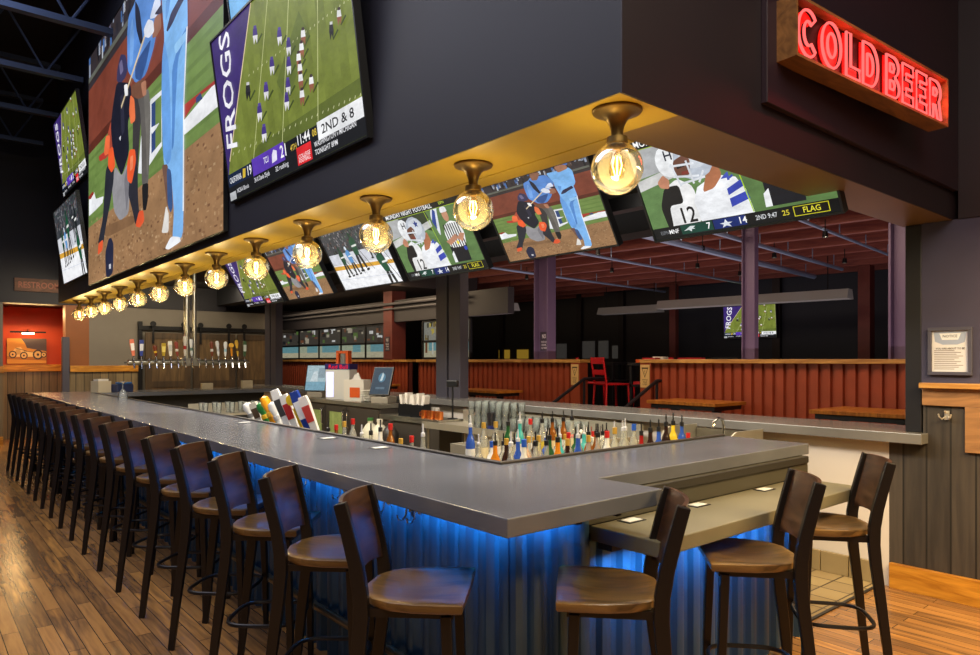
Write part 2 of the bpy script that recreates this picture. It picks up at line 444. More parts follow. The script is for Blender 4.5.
def feed_football():
    a = Art(homog([(155,650),(613,445),(541,-343),(95,130)]))
    a.r(0,0,1,1,(120,132,54))
    for k in range(10): a.r(0.1*k,0,0.1*k+0.05,1,(114,126,50))
    a.p([(200,560),(600,300),(600,240),(240,470)],(94,106,44)); a.p([(0.55,0.35),(0.75,0.6),(0.7,0.75),(0.5,0.5)],(98,112,46),True)
    a.p([(80,120),(225,-8),(150,520),(140,640)],(60,42,112))
    a.line((225,-10),(150,520),0.012,(226,206,160))
    for A, B in (((284,-60),(224,545)),((356,-110),(320,500)),((452,-200),(443,425)),((535,-330),(600,300))):
        a.line(A,B,0.007,(196,200,140))
    a.lay(); a.hold = True
    for k in range(24):                                   # hash marks
        t = k/23; a.line((160+430*t,500-190*t),(163+430*t,490-190*t),0.006,(206,208,160))
        a.line((215+340*t,240-260*t),(217+340*t,232-260*t),0.006,(206,208,160))
    a.hold = False
    pl = [(237,100,0),(318,105,0),(348,140,0),(398,105,1),(392,150,1),(382,185,1),(348,205,0),(292,205,0),(386,220,1),(345,275,0),(388,255,1),(424,265,1),(272,290,0),(340,325,0),(392,310,1),(213,290,2),(250,360,0),(264,430,0),(497,85,2),(525,35,1),(440,-60,1),(505,-120,0),(330,-60,0),(420,-200,1)]
    for x, y, k in pl:
        a.p([(x+4,y+30),(x+22,y-6),(x+26,y-2),(x+8,y+32)],(60,74,30))
        top = ((70,52,130),(236,236,236),(40,40,44))[k]; low = ((226,224,228),(150,90,70),(30,30,34))[k]
        a.p([(x-6,y-20),(x+6,y-24),(x+9,y),(x-7,y+4)],top); a.p([(x-7,y+4),(x+9,y),(x+7,y+30),(x+2,y+12),(x-3,y+34)],low)
        a.p([(x-4,y-30),(x+5,y-32),(x+5,y-22),(x-4,y-20)],((84,66,150),(60,40,50),(210,210,210))[k])
    a.t('FROGS',0.125,0.30,0.17,(240,238,246),0.39,R(82))
    # score bug
    a.r(0,0,1,0.165,(22,24,28)); a.r(0,0.085,1,0.165,(18,22,30)); a.r(0,0.085,0.22,0.165,(20,34,62)); a.r(0.235,0.078,0.50,0.178,(92,58,178))
    a.r(0.735,0.085,1,0.175,(240,241,243)); a.r(0.585,0.012,0.685,0.105,(224,40,46)); a.r(0,0.0,0.06,0.05,(190,192,196))
    a.t('CALIFORNIA',0.015,0.105,0.035,(238,240,245),0.115); a.t('19',0.19,0.10,0.055,(255,255,255)); a.p([(0.14,0.10),(0.165,0.10),(0.175,0.15),(0.15,0.155)],(222,190,60),True)
    a.t('TCU',0.335,0.115,0.035,(240,238,250),0.04); a.p([(0.40,0.095),(0.44,0.10),(0.445,0.15),(0.42,0.165),(0.405,0.14)],(236,232,250),True); a.t('21',0.47,0.098,0.065,(255,255,255))
    a.t('4TH',0.545,0.105,0.03,(222,190,70)); a.t('11:44',0.60,0.115,0.05,(255,255,255),0.085); a.t('08',0.70,0.118,0.035,(222,190,70))
    a.t('2ND & 8',0.76,0.108,0.045,(20,20,24),0.19)
    a.t('COLLEGE',0.595,0.045,0.02,(255,230,230),0.08); a.t('FOOTBALL',0.595,0.022,0.02,(255,230,230),0.08)
    a.t('WASHINGTON v MICHIGAN',0.705,0.062,0.026,(236,236,240),0.25); a.t('TONIGHT 8PM',0.705,0.022,0.026,(236,236,240),0.14)
    a.t('NCAA Illinois',0.075,0.03,0.026,(220,220,226),0.11); a.t('24 X Davis 25yds',0.24,0.04,0.026,(220,220,226),0.13); a.t('32 rushing',0.42,0.04,0.026,(220,220,226),0.1)
    return a

def feed_hockey():
    a = Art(homog([(578,515),(888,468),(726,136),(436,225)]))
    a.r(0,0,1,1,(246,247,250))
    a.r(0,0.60,1,1,(62,66,72))
    a.lay(); a.hold = True
    for k in range(320):
        u = rnd.random(); v = 0.60+rnd.random()*0.40
        a.r(u,v,u+0.008+rnd.random()*0.014,v+0.02+rnd.random()*0.03,rnd.choice([(110,112,116),(36,38,44),(86,80,82),(140,140,146),(60,90,70),(96,70,66),(24,26,30),(50,54,60)]))
    a.hold = False
    a.p([(0,0.43),(1,0.40),(1,0.60),(0,0.62)],(212,214,222),True)
    a.p([(0,0.42),(1,0.36),(1,0.30),(0,0.35)],(222,166,58),True)
    def man(u, v, s, c1, c2, lean=0.0):
        a.sp([(u-.035*s,v+.08*s),(u+.03*s,v+.10*s),(u+(.045+lean)*s,v+.30*s),(u+.01*s+lean*s,v+.34*s),(u-.04*s+lean*s,v+.28*s)],c1,True)
        a.sp([(u-.03*s,v+.20*s),(u+.04*s,v+.21*s),(u+.04*s,v+.235*s),(u-.03*s,v+.225*s)],(230,232,228),True)
        a.ell(u+lean*s,v+.36*s,.016*s,.035*s,c2)
        a.sp([(u-.035*s,v+.1*s),(u,v+.1*s),(u-.01*s,v-.1*s),(u-.035*s,v-.1*s)],(34,34,36),True)
        a.sp([(u,v+.1*s),(u+.03*s,v+.1*s),(u+.055*s,v-.08*s),(u+.03*s,v-.1*s)],(40,40,42),True)
        a.sp([(u-.05*s,v-.1*s),(u-.005*s,v-.1*s),(u-.005*s,v-.13*s),(u-.05*s,v-.13*s)],(24,24,26),True)
        a.sp([(u+.03*s,v-.1*s),(u+.07*s,v-.09*s),(u+.07*s,v-.12*s),(u+.03*s,v-.13*s)],(24,24,26),True)
        a.line((u+.03*s,v+.2*s),(u+.13*s,v-.12*s),0.012,(60,60,60),True)
    man(0.22,0.33,1.0,(28,74,52),(20,60,44)); man(0.36,0.34,0.95,(92,150,206),(220,230,240),-.02); man(0.50,0.42,1.25,(30,82,58),(22,64,46))
    man(0.83,0.46,1.1,(28,34,36),(22,24,26)); man(0.74,0.55,0.9,(44,48,52),(40,44,50)); man(0.86,0.07,1.3,(30,84,58),(24,70,50),-.04)
    a.line((0.0,0.18),(1,0.14),0.006,(200,206,222),True)
    return a

def feed_football_night():
    a = Art(homog([(95,560),(548,490),(366,64),(-58,191)]))
    a.r(0,0,1,1,(92,124,72))
    # left pane: blurred stand, grass, two players
    a.p([(0,0.12),(0.60,0.12),(0.545,1),(0,1)],(100,134,80),True)
    a.p([(0,0.62),(0.58,0.80),(0.56,0.92),(0,0.92)],(54,56,58),True); a.p([(0,0.62),(0.22,0.66),(0.2,0.9),(0,0.9)],(178,180,182),True)
    a.p([(0.40,0.9),(0.56,0.9),(0.56,0.62),(0.44,0.7)],(48,60,40),True)
    a.p([(0,0.5),(0.58,0.68),(0.58,0.77),(0,0.60)],(206,206,204),True)
    a.off = (0.02, -0.045)
    # far player: white sleeve, black shoulder
    a.sp([(0.085,0.14),(0.30,0.14),(0.30,0.50),(0.22,0.60),(0.12,0.52),(0.085,0.34)],(240,240,240),True)
    a.sp([(0.085,0.14),(0.115,0.14),(0.13,0.36),(0.22,0.36),(0.22,0.54),(0.13,0.54),(0.075,0.36)],(26,26,28),True)
    a.t('12',0.185,0.17,0.15,(22,22,24),0.085)
    a.sp([(0.10,0.60),(0.145,0.66),(0.175,0.60),(0.16,0.52),(0.11,0.54)],(196,134,104),True)
    a.ell(0.20,0.77,0.075,0.15,(238,240,242)); a.t('H',0.185,0.78,0.09,(30,34,54))
    # near player: neck, jersey, stripes, helmet
    a.p([(0.29,0.14),(0.585,0.14),(0.57,0.38),(0.535,0.50),(0.43,0.56),(0.32,0.48),(0.28,0.36)],(240,242,246),True)
    a.sp([(0.34,0.42),(0.40,0.62),(0.46,0.68),(0.47,0.54),(0.41,0.44)],(176,112,78),True)
    a.p([(0.475,0.35),(0.567,0.41),(0.558,0.47),(0.475,0.41)],(56,72,180),True); a.p([(0.475,0.24),(0.58,0.29),(0.572,0.36),(0.475,0.32)],(56,72,180),True)
    a.p([(0.50,0.49),(0.525,0.51),(0.522,0.53),(0.50,0.51)],(60,76,180),True); a.t('4',0.46,0.485,0.07,(66,84,184),0.05)
    a.ell(0.340,0.735,0.112,0.185,(186,194,206)); a.ell(0.35,0.77,0.085,0.12,(208,214,222))
    a.sp([(0.22,0.62),(0.30,0.60),(0.325,0.74),(0.30,0.80),(0.225,0.76)],(112,72,58),True); a.p([(0.24,0.68),(0.31,0.70),(0.31,0.73),(0.24,0.71)],(40,30,30),True)
    a.p([(0.255,0.62),(0.30,0.62),(0.30,0.65),(0.26,0.65)],(140,60,50),True)
    for A, B in (((0.20,0.72),(0.34,0.70)),((0.205,0.62),(0.35,0.58)),((0.23,0.54),(0.38,0.56)),((0.21,0.74),(0.235,0.52)),((0.30,0.74),(0.31,0.52)),((0.38,0.62),(0.34,0.52))):
        a.line(A,B,0.020,(224,228,234),True)
    a.p([(0.34,0.84),(0.362,0.83),(0.372,0.87),(0.382,0.83),(0.402,0.825),(0.386,0.80),(0.39,0.765),(0.372,0.785),(0.352,0.77),(0.358,0.80)],(40,60,130),True)
    a.off = (0, 0)
    a.line((0.545,1),(0.60,0.12),0.010,(176,214,40),True)
    # right pane: referee
    a.sp([(0.63,0.50),(0.70,0.86),(0.75,0.98),(0.68,1.0),(0.60,0.80)],(224,228,236),True); a.p([(0.62,0.62),(0.68,0.86),(0.66,0.9),(0.60,0.74)],(44,70,150),True)
    a.p([(0.68,0.14),(0.86,0.14),(0.87,0.36),(0.68,0.36)],(24,26,34),True); a.p([(0.665,0.14),(0.70,0.14),(0.70,0.30),(0.67,0.26)],(236,238,240),True)
    a.sp([(0.69,0.34),(0.87,0.34),(0.905,0.52),(0.875,0.66),(0.80,0.70),(0.72,0.66),(0.685,0.55)],(240,240,240),True)
    for k in range(7): a.p([(0.70+k*.027,0.34),(0.712+k*.027,0.34),(0.715+k*.026,0.665),(0.703+k*.026,0.665)],(24,24,28),True)
    a.p([(0.665,0.44),(0.70,0.38),(0.82,0.46),(0.80,0.52),(0.72,0.47)],(196,140,110),True); a.p([(0.90,0.50),(0.85,0.40),(0.80,0.46),(0.86,0.52)],(196,140,110),True)
    a.ell(0.775,0.78,0.034,0.085,(196,142,112)); a.sp([(0.735,0.82),(0.815,0.82),(0.81,0.88),(0.775,0.91),(0.74,0.88)],(238,238,240),True)
    a.ell(0.79,0.40,0.016,0.026,(230,210,60)); a.ell(0.85,0.31,0.018,0.03,(50,70,180))
    # title strip and score strip
    a.r(0,0.90,1,1,(16,17,20)); a.r(0,0.893,1,0.90,(160,190,40)); a.t('MONDAY NIGHT FOOTBALL',0.05,0.918,0.062,(250,250,250),0.62); a.t('ESPN',0.76,0.93,0.035,(190,214,50))
    a.r(0,0,1,0.115,(18,21,24)); a.r(0.175,0.018,0.365,0.108,(22,70,58)); a.r(0.37,0.018,0.55,0.108,(22,44,112))
    a.t('ESPN',0.045,0.045,0.035,(120,124,130),0.05); a.t('MNF',0.10,0.042,0.042,(245,245,245),0.06)
    a.p([(0.19,0.05),(0.235,0.09),(0.265,0.085),(0.25,0.07),(0.26,0.055),(0.24,0.06),(0.235,0.035),(0.22,0.055)],(214,222,222),True)
    a.p([(0.405,0.065),(0.43,0.068),(0.44,0.10),(0.45,0.068),(0.475,0.065),(0.455,0.05),(0.465,0.022),(0.44,0.038),(0.415,0.022),(0.425,0.05)],(226,230,238),True)
    a.t('7',0.33,0.035,0.06,(255,255,255)); a.t('14',0.515,0.035,0.06,(255,255,255)); a.t('2ND 9:47',0.60,0.042,0.042,(214,216,220),0.11); a.t('25',0.735,0.042,0.045,(222,206,60))
    a.r(0.79,0.018,0.955,0.105,(214,206,40)); a.r(0.794,0.024,0.951,0.099,(24,24,20)); a.t('FLAG',0.835,0.04,0.048,(238,230,60),0.08)
    return a

def feed_studio():
    a = Art(); a.r(0,0,1,1,(96,164,226)); a.p([(0.0,0),(0.5,0),(0.3,1),(0,1)],(122,186,238),True); a.p([(0.6,0),(1,0),(1,0.5)],(70,128,200),True); a.r(0.2,0.05,0.8,0.16,(30,60,120))
    return a

SCREEN = vcol('screen_picture', 1.0)
BLACKPL = mat('black_plastic', L(20,21,24), 0.35)
FEEDS = {'baseball': feed_baseball(), 'football': feed_football(), 'hockey': feed_hockey(), 'night': feed_football_night(), 'studio': feed_studio()}
_scr = {}
def make_tv(loc, w, h, yaw, tilt, feed, label, bez=0.012, depth=0.05, group=None, name='television', strength_mat=None, mount=True):
    """body mesh centred on loc; local x right, y up, z towards the viewer; yaw = direction the screen faces (from +X)"""
    n = Vector((math.cos(yaw), math.sin(yaw), 0)); up0 = Vector((0,0,1))
    nn = n*math.cos(tilt) - up0*math.sin(tilt); up = up0*math.cos(tilt) + n*math.sin(tilt); rt = up.cross(nn)
    mb = MB()
    W, H = w/2+bez, h/2+bez
    mb.box(-W,W,-H,H,-depth,-0.004); mb.box(-W,W,-H,-H+bez*0.9,-0.004,0.006); mb.box(-W,W,H-bez*0.9,H,-0.004,0.006)
    mb.box(-W,-W+bez*0.9,-H+bez*0.9,H-bez*0.9,-0.004,0.006); mb.box(W-bez*0.9,W,-H+bez*0.9,H-bez*0.9,-0.004,0.006)
    root = mb.build(name, BLACKPL)
    root.matrix_world = Matrix(((rt.x,up.x,nn.x,loc[0]),(rt.y,up.y,nn.y,loc[1]),(rt.z,up.z,nn.z,loc[2]),(0,0,0,1)))
    tag(root, label, 'television', group)
    key = (feed, round(w,3), round(h,3))
    if key not in _scr:
        s = FEEDS[feed].mesh(w, h, -0.003, 0.00006 if w < 3 else 0.00012).build('screen', SCREEN, root); _scr[key] = s.data
    else:
        s = bpy.data.objects.new('screen', _scr[key]); col.objects.link(s); s.parent = root
    if mount:
        b = MB(); b.box(-0.12,0.12,-0.1,0.1,-depth-0.05,-depth); b.box(-0.05,0.05,-0.03,0.03,-depth-0.10,-depth-0.05)
        b.build('mounting_bracket', mat('dark_steel', L(30,30,33), 0.45, 0.6), root)
    return root
# ---------------------------------------------------------------- camera
cam = bpy.data.cameras.new('camera'); camo = bpy.data.objects.new('camera', cam); col.objects.link(camo)
camo.location = (0, 0, 1.56); camo.rotation_euler = (R(90), 0, R(-40))
cam.sensor_width = 36; cam.lens = 696/980*36; cam.shift_y = 0.0332; cam.clip_start = 0.05
scn.camera = camo
scn.view_settings.view_transform = 'Standard'; scn.view_settings.look = 'None'; scn.view_settings.exposure = 0.0

# ---------------------------------------------------------------- common materials
NAVY = mat('navy_paint', L(19,18,30), 0.6, noise=0.08, nscale=2)
PLUM = mat('plum_paint', L(30,19,27), 0.55, noise=0.08, nscale=2)
DARK = mat('dark_ceiling_paint', L(24,26,34), 0.8)
GOLD = mat('gold_soffit_paint', L(168,140,40), 0.42, noise=0.10, nscale=3)
GREYW = mat('grey_wall_paint', L(112,106,98), 0.7, noise=0.05, nscale=3)
ORANGE = mat('orange_wall_paint', L(178,62,22), 0.6, noise=0.10, nscale=2)
WHITEW = mat('white_wall_paint', L(214,206,198), 0.6)
BLUEGREY = mat('slate_wall_paint', L(58,56,82), 0.6, noise=0.05)
STEELD = mat('dark_steel', L(30,30,33), 0.45, 0.6)
BLKSTEEL = mat('black_steel', L(34,34,40), 0.4, 0.3)
STAIN = mat('stainless', L(176,172,160), 0.28, 0.9, noise=0.06, nscale=20)
STAINL = mat('stainless_soft', L(196,190,174), 0.4, 0.75)
CHROME = mat('chrome', L(220,220,222), 0.12, 1.0)
BRASS = mat('aged_brass', L(128,104,58), 0.38, 0.8)
AMBERW = wood('amber_board', L(150,92,22), L(214,150,52), 0.35, (2.2, 2.2, 18))
CAPW = wood('cap_board', L(146,98,44), L(206,156,84), 0.4, (2.0, 1.6, 16))
DARKPLANK = planks('dark_wainscot_boards', [L(28,25,24), L(50,45,41), L(74,66,58), L(38,35,33)], 0.14, 4.0, 'Zx', 0.55, 0.006, 0.65)
FARPLANK = planks('far_wainscot_boards', [L(54,44,32), L(104,88,62), L(134,116,84), L(70,60,46)], 0.14, 4.0, 'Zy', 0.55, 0.006, 0.6)
FLOORM = planks('floor_boards', [L(78,50,30), L(128,88,52), L(176,126,72), L(108,78,52), L(206,146,76), L(142,98,58)], 0.083, 0.8, 'Y', 0.22, 0.0025, 0.5, mortar=(0.03,0.022,0.016,1), bump=0.14)
RUST = mat('rust_metal_panel', L(150,66,40), 0.45, 0.15, noise=0.10, nscale=6)
RUSTD = mat('rust_dark_wood', L(98,40,34), 0.6, noise=0.15, nscale=5)
PURPLE = mat('purple_steel', L(98,80,112), 0.45, 0.1)
SLATE = mat('slate_post', L(74,72,84), 0.45, 0.2)

# ---------------------------------------------------------------- the setting
m = MB(); m.box(-6,5.25,-3.5,17.0,-0.1,0); struct(m, 'floor', FLOORM)
m = MB(); m.box(5.3,16,-4,24,-0.1,0.0); struct(m, 'floor_patio', mat('patio_concrete', L(70,62,58), 0.6, noise=0.15))
# tiles between bar end and right wall (each tile flush, grout grooves in the material)
def tilemat():
    mm = bpy.data.materials.new('quarry_tiles'); mm.use_nodes = True
    nt = mm.node_tree; N = nt.nodes; K = nt.links.new; b = N['Principled BSDF']
    tc = N.new('ShaderNodeTexCoord'); br = N.new('ShaderNodeTexBrick'); br.offset = 0
    br.inputs['Color1'].default_value = L(168,146,104); br.inputs['Color2'].default_value = L(142,122,88); br.inputs['Mortar'].default_value = L(60,48,36)
    br.inputs['Scale'].default_value = 1; br.inputs['Brick Width'].default_value = 0.2; br.inputs['Row Height'].default_value = 0.2; br.inputs['Mortar Size'].default_value = 0.006
    K(tc.outputs['Object'], br.inputs['Vector']); K(br.outputs['Color'], b.inputs['Base Color']); b.inputs['Roughness'].default_value = 0.4
    return mm
TILE = tilemat()
m = MB(); m.box(1.95,5.19,1.97,12.6,0.0,0.006); struct(m, 'floor_tiles', TILE)
m = MB()
for k in range(40): m.box(5.165,5.195,1.97+k*0.2,2.164+k*0.2,0.006,0.155)
o = struct(m, 'trim_1', mat('tile_base', L(150,132,96), 0.4, noise=0.1, nscale=5), bevel=0.004)
m = MB(); m.box(4.0,5.2,1.95,1.97,0.0,0.009); struct(m, 'trim_2', BLKSTEEL)
# right wall: slate paint above, dark boards below, rails and hook
m = MB(); m.box(5.2,5.45,-3.5,1.71,1.36,2.47); struct(m, 'wall_right', BLUEGREY)
m = MB(); m.box(5.2,5.45,-3.5,1.91,0.0,1.0); m.box(5.2,5.45,-3.5,1.70,1.0,1.36); struct(m, 'wall_right_boards', DARKPLANK)
m = MB(); m.box(5.165,5.2,-3.5,1.90,0.0,0.17); struct(m, 'baseboard_right', AMBERW, bevel=0.004)
m = MB(); m.box(5.175,5.2,-3.5,1.70,1.26,1.375); m.box(5.175,5.2,1.22,1.455,0.97,1.26); struct(m, 'trim_3', wood('reclaimed_board', L(120,86,54), L(170,124,78), 0.5, (3,2.5,14)), bevel=0.003)
m = MB(); m.box(5.13,5.2,-3.5,1.705,1.375,1.41); struct(m, 'trim_4', CAPW, bevel=0.004)
# opening to the patio: knee wall under the ledge, black frame post, header
m = MB(); m.box(5.2,5.34,1.91,13.6,0.0,1.0); struct(m, 'wall_knee', WHITEW)
m = MB(); m.box(5.2,5.34,1.71,1.81,1.075,2.47); struct(m, 'trim_5', BLKSTEEL, bevel=0.006)
m = MB(); m.box(5.2,5.5,1.5,15.5,2.75,3.3); struct(m, 'wall_header', DARK)
# ceilings
m = MB(); m.box(-6,16,-3.5,17.0,6.4,6.6); struct(m, 'ceiling', DARK)
m = MB(); m.box(2.25,5.5,1.85,15.4,3.1,3.2); struct(m, 'ceiling_bar', DARK)
# soffit ring: hollow box carried round the bar (outer faces plum, undersides gold)
m = MB(); m.box(1.865,2.20,1.532,12.95,2.474,6.4); struct(m, 'soffit_long', NAVY)
m = MB(); m.box(1.866,2.20,1.533,12.949,2.47,2.474); struct(m, 'soffit_long_underside', GOLD)
m = MB(); m.box(2.212,2.33,1.84,12.9,2.47,2.50); struct(m, 'soffit_inner_lip', GOLD)
m = MB(); m.box(2.20,5.45,1.532,1.83,2.474,6.4); m.box(1.865,5.45,1.524,1.532,2.47,6.4); struct(m, 'soffit_end', PLUM)
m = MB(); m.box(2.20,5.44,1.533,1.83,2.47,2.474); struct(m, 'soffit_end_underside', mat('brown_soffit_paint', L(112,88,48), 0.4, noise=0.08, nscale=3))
m = MB(); m.box(5.19,5.45,-3.5,1.495,2.47,6.4); struct(m, 'wall_right_upper', PLUM)
m = MB(); m.box(2.78,5.19,1.495,1.524,2.648,5.2); struct(m, 'soffit_sign_panel', mat('sign_wall_paint', L(38,20,32), 0.5), bevel=0.003)
# far wall with an alcove
Y0 = 15.5
m = MB()
m.box(-6,1.36,Y0,Y0+0.2,0,2.62); m.box(2.75,6.6,Y0,Y0+0.2,0,2.62); struct(m, 'wall_far', GREYW)
m = MB(); m.box(-6,5.4,Y0-0.02,Y0+1.6,2.62,6.4); struct(m, 'wall_far_upper', NAVY)
m = MB(); m.box(1.16,2.8,Y0+1.2,Y0+1.4,0,2.62); m.box(1.16,1.36,Y0+0.2,Y0+1.2,0,2.62); m.box(2.75,2.95,Y0+0.2,Y0+1.2,0,2.62); struct(m, 'wall_alcove', ORANGE)
m = MB(); m.box(2.35,2.75,Y0,Y0+0.3,0,2.62); struct(m, 'wall_alcove_return', mat('painted_orange_light_return', L(130,74,30), 0.55, noise=0.12, nscale=2))  # warm light falling on this corner is put into its orange colour
m = MB(); m.box(2.28,2.40,Y0-0.12,Y0,0,2.0); struct(m, 'trim_6', SLATE, bevel=0.005)
m = MB(); m.box(-6,1.37,Y0-0.05,Y0,1.33,1.45); m.box(2.42,3.62,Y0-0.06,Y0,1.33,1.45); m.box(1.36,2.75,Y0+1.14,Y0+1.2,1.33,1.47); struct(m, 'trim_7', AMBERW, bevel=0.004)
m = MB(); m.box(-6,1.36,Y0-0.02,Y0,0,1.33); m.box(2.40,3.62,Y0-0.02,Y0,0,1.33); m.box(1.36,2.75,Y0+1.17,Y0+1.2,0,1.33); struct(m, 'wall_far_boards', FARPLANK)
m = MB(); m.box(-6,1.36,Y0-0.05,Y0-0.02,0,0.16); struct(m, 'baseboard_far', AMBERW)
# barn doors behind the taps, on a black rail
BROWNP = wood('barn_door_boards', L(72,54,34), L(106,84,54), 0.6, (10,2,1.5))
m = MB(); m.box(3.62,3.70,Y0-0.06,Y0,0,2.35); m.box(3.62,7.0,Y0-0.08,Y0,2.18,2.26); struct(m, 'trim_8', STEELD)
for k,(x0,x1) in enumerate(((3.74,4.62),(4.68,5.56),(5.62,6.5))):
    m = MB(); m.box(x0,x1,Y0-0.12,Y0-0.085,0.04,2.12)
    d = struct(m, 'door_%d'%(k+1), BROWNP)
    f = MB(); f.box(x0,x0+0.12,Y0-0.135,Y0-0.12,0.04,2.12); f.box(x1-0.12,x1,Y0-0.135,Y0-0.12,0.04,2.12); f.box(x0+0.12,x1-0.12,Y0-0.135,Y0-0.12,1.0,1.12); f.box(x0+0.12,x1-0.12,Y0-0.135,Y0-0.12,2.0,2.12); f.box(x0+0.12,x1-0.12,Y0-0.135,Y0-0.12,0.04,0.18)
    f.build('door_frame', wood('barn_door_frame', L(50,38,26), L(78,60,40), 0.6, (10,2,1.5)), d)
    for xx in (x0+0.14, x1-0.14):
        w = MB(); w.box(xx-0.02,xx+0.02,Y0-0.15,Y0-0.135,1.9,2.3); w.M = Matrix.Translation((xx,Y0-0.15,2.30)) @ Matrix.Rotation(R(90),4,'X'); w.lathe([(0.055,-0.012),(0.06,0),(0.055,0.012)],16); w.build('roller_hanger', STEELD, d)
# open-web trusses in the dark hall ceiling
STEELB = mat('blue_grey_steel', L(70,84,110), 0.5, 0.4)
for k, y in enumerate((7.2, 9.0, 10.8, 12.6, 14.4)):
    m = MB()
    for z in (5.35, 6.1): m.box(-6,1.84,y-0.05,y+0.05,z-0.035,z+0.035)
    n = 18
    for i in range(n):
        x = -5.9 + i*0.43; m.tube([(x,y,5.35 if i%2 else 6.1),(x+0.43,y,6.1 if i%2 else 5.35)], 0.016, 6)
    o = struct(m, 'ceiling_truss', STEELB)
m = MB(); m.box(-0.9,-0.75,1.0,15,5.9,6.0); m.box(0.3,0.42,1.0,15,5.75,5.85); struct(m, 'ceiling_duct_rails', STEELB)
for k in range(2):
    m = MB(); m.box(-0.5+k*0.5,-0.2+k*0.5,8.5,9.7,5.78,5.86); struct(m, 'ceiling_grille', mat('pale_blue_metal', L(120,140,170), 0.5, 0.3))
# back and left of the hall behind the camera
m = MB(); m.box(-6.2,-6,-3.5,17,0,6.4); struct(m, 'wall_left', mat('hall_wall_paint', L(110,100,96), 0.8))
m = MB(); m.box(-6,5.4,-3.7,-3.5,0,6.4); struct(m, 'wall_back', mat('hall_wall_paint', L(110,100,96), 0.8))

# ---------------------------------------------------------------- patio beyond the ledge
m = MB(); m.box(5.5,15,-4,23,3.45,3.6); struct(m, 'ceiling_patio', mat('red_ceiling_boards', L(116,56,56), 0.6, noise=0.15, nscale=3))
ca, sa = math.cos(R(-6.3)), math.sin(R(-6.3))
JO = wood('joist_wood', L(120,62,56), L(150,84,70), 0.6, (2,2,20))
for k in range(11):                                                     # joists run away to the left, rotated a little against the bar
    x = 6.0 + k*0.85
    m = MB(); m.M = Matrix.Translation((x,4,0)) @ Matrix.Rotation(R(6.3),4,'Z')
    m.box(-0.05,0.05,-7,17,3.2,3.449); struct(m, 'ceiling_joist', JO)
PIPE = mat('conduit_metal', L(150,172,208), 0.3, 0.5)  # bluish screen light reflected by the pipes is put into this colour
for k, (y, x0, x1, z, r) in enumerate(((4.4,6.2,11.8,3.05,0.03),(3.5,6.3,12.5,3.1,0.02),(6.6,6.6,13,3.08,0.022),(8.6,6.6,13,3.08,0.022),(5.0,6.0,12.2,3.02,0.045))):
    m = MB(); m.M = Matrix.Translation((6,y,0)) @ Matrix.Rotation(R(6.3),4,'Z')
    m.tube([(x0-6,0,z),(x1-6,0,z)], r, 8)
    for i in range(6):
        xx = x0-6+0.4+i*(x1-x0-0.8)/5; m.tube([(xx,0,z),(xx,0,3.25)], 0.008, 6)
    struct(m, 'ceiling_conduit', PIPE, smooth=True)
for k, (y0, y1, nm) in enumerate(((-3.5,9.6,'wall_patio_back'),(9.6,23,'wall_patio_back_far'))):
    m = MB(); m.box(13.6,13.8,y0,y1,0,3.45); struct(m, nm, mat('patio_dark_wall', L(38,44,58), 0.7) if k == 0 else mat('patio_dim_wall', L(46,42,44), 0.7))
m = MB()
for y in (4.6,7.0,9.5,11.0,12.4,13.8,15.5,17.5): m.box(13.5,13.6,y,y+0.16,0,3.3)
struct(m, 'trim_9', mat('patio_mullion', L(34,24,28), 0.6))
for k,(y0_,y1_,z0_,z1_,yl) in enumerate(((12.0,12.6,1.6,2.05,0),(11.55,11.85,1.6,2.05,0),(11.22,11.4,1.6,1.92,0),(11.03,11.2,1.6,1.92,0),(13.0,13.35,1.6,2.0,0),(15.3,15.75,1.6,1.86,1),(14.5,14.95,1.6,1.86,1))):
    m = MB(); m.box(13.56,13.62,y0_,y1_,z0_,z1_); struct(m, 'window_%d'%(k+1), mat('dim_glass_pane', L(84,80,76), 0.25, emit=L(130,125,120), estr=0.10) if not yl else mat('lit_glass_pane', L(120,100,40), 0.25, emit=L(190,150,50), estr=0.35))
m = MB(); m.box(7.98,13.5,2.0,9.5,0.0,0.45); struct(m, 'floor_deck', mat('patio_concrete'))
m = MB(); m.box(5.5,16,19.5,19.7,0,3.45); struct(m, 'wall_patio_end', mat('patio_dim_wall', L(46,42,44), 0.7))
# half wall of rust red ribbed panels with a wooden cap, open at the steps
def ribbed(x, y0, y1, z0, z1, pitch=0.1326, depth=0.035):
    m = MB(); P = []
    n = int(round((y1-y0)/pitch)); p = (y1-y0)/n
    for i in range(n):
        y = y0+i*p
        P += [(x,y),(x,y+p*0.62),(x+depth,y+p*0.70),(x+depth,y+p*0.92)]
    P.append((x,y1))
    v = [(a,b,z0) for a,b in P]+[(a,b,z1) for a,b in P]; k = len(P)
    m.add(v, [(i,k+i,k+i+1,i+1) for i in range(k-1)])
    return m
XW = 7.8
for k, (y0, y1) in enumerate(((1.2,6.0),(7.15,11.5),(11.9,19.4))):
    struct(ribbed(XW,y0,y1,0.0,1.52), 'wall_half_panel', RUST)
    m = MB(); m.box(XW+0.04,XW+0.12,y0,y1,0,1.52); struct(m, 'wall_half', RUSTD)
    m = MB(); m.box(XW-0.06,XW+0.18,y0-0.02,y1+0.02,1.52,1.57); struct(m, 'trim_%d'%(10+k), CAPW, bevel=0.004)
m = MB(); m.box(XW-0.05,XW+0.13,5.84,6.02,0,1.52); m.box(XW-0.05,XW+0.13,7.14,7.33,0,1.52); struct(m, 'trim_13', RUST, bevel=0.005)
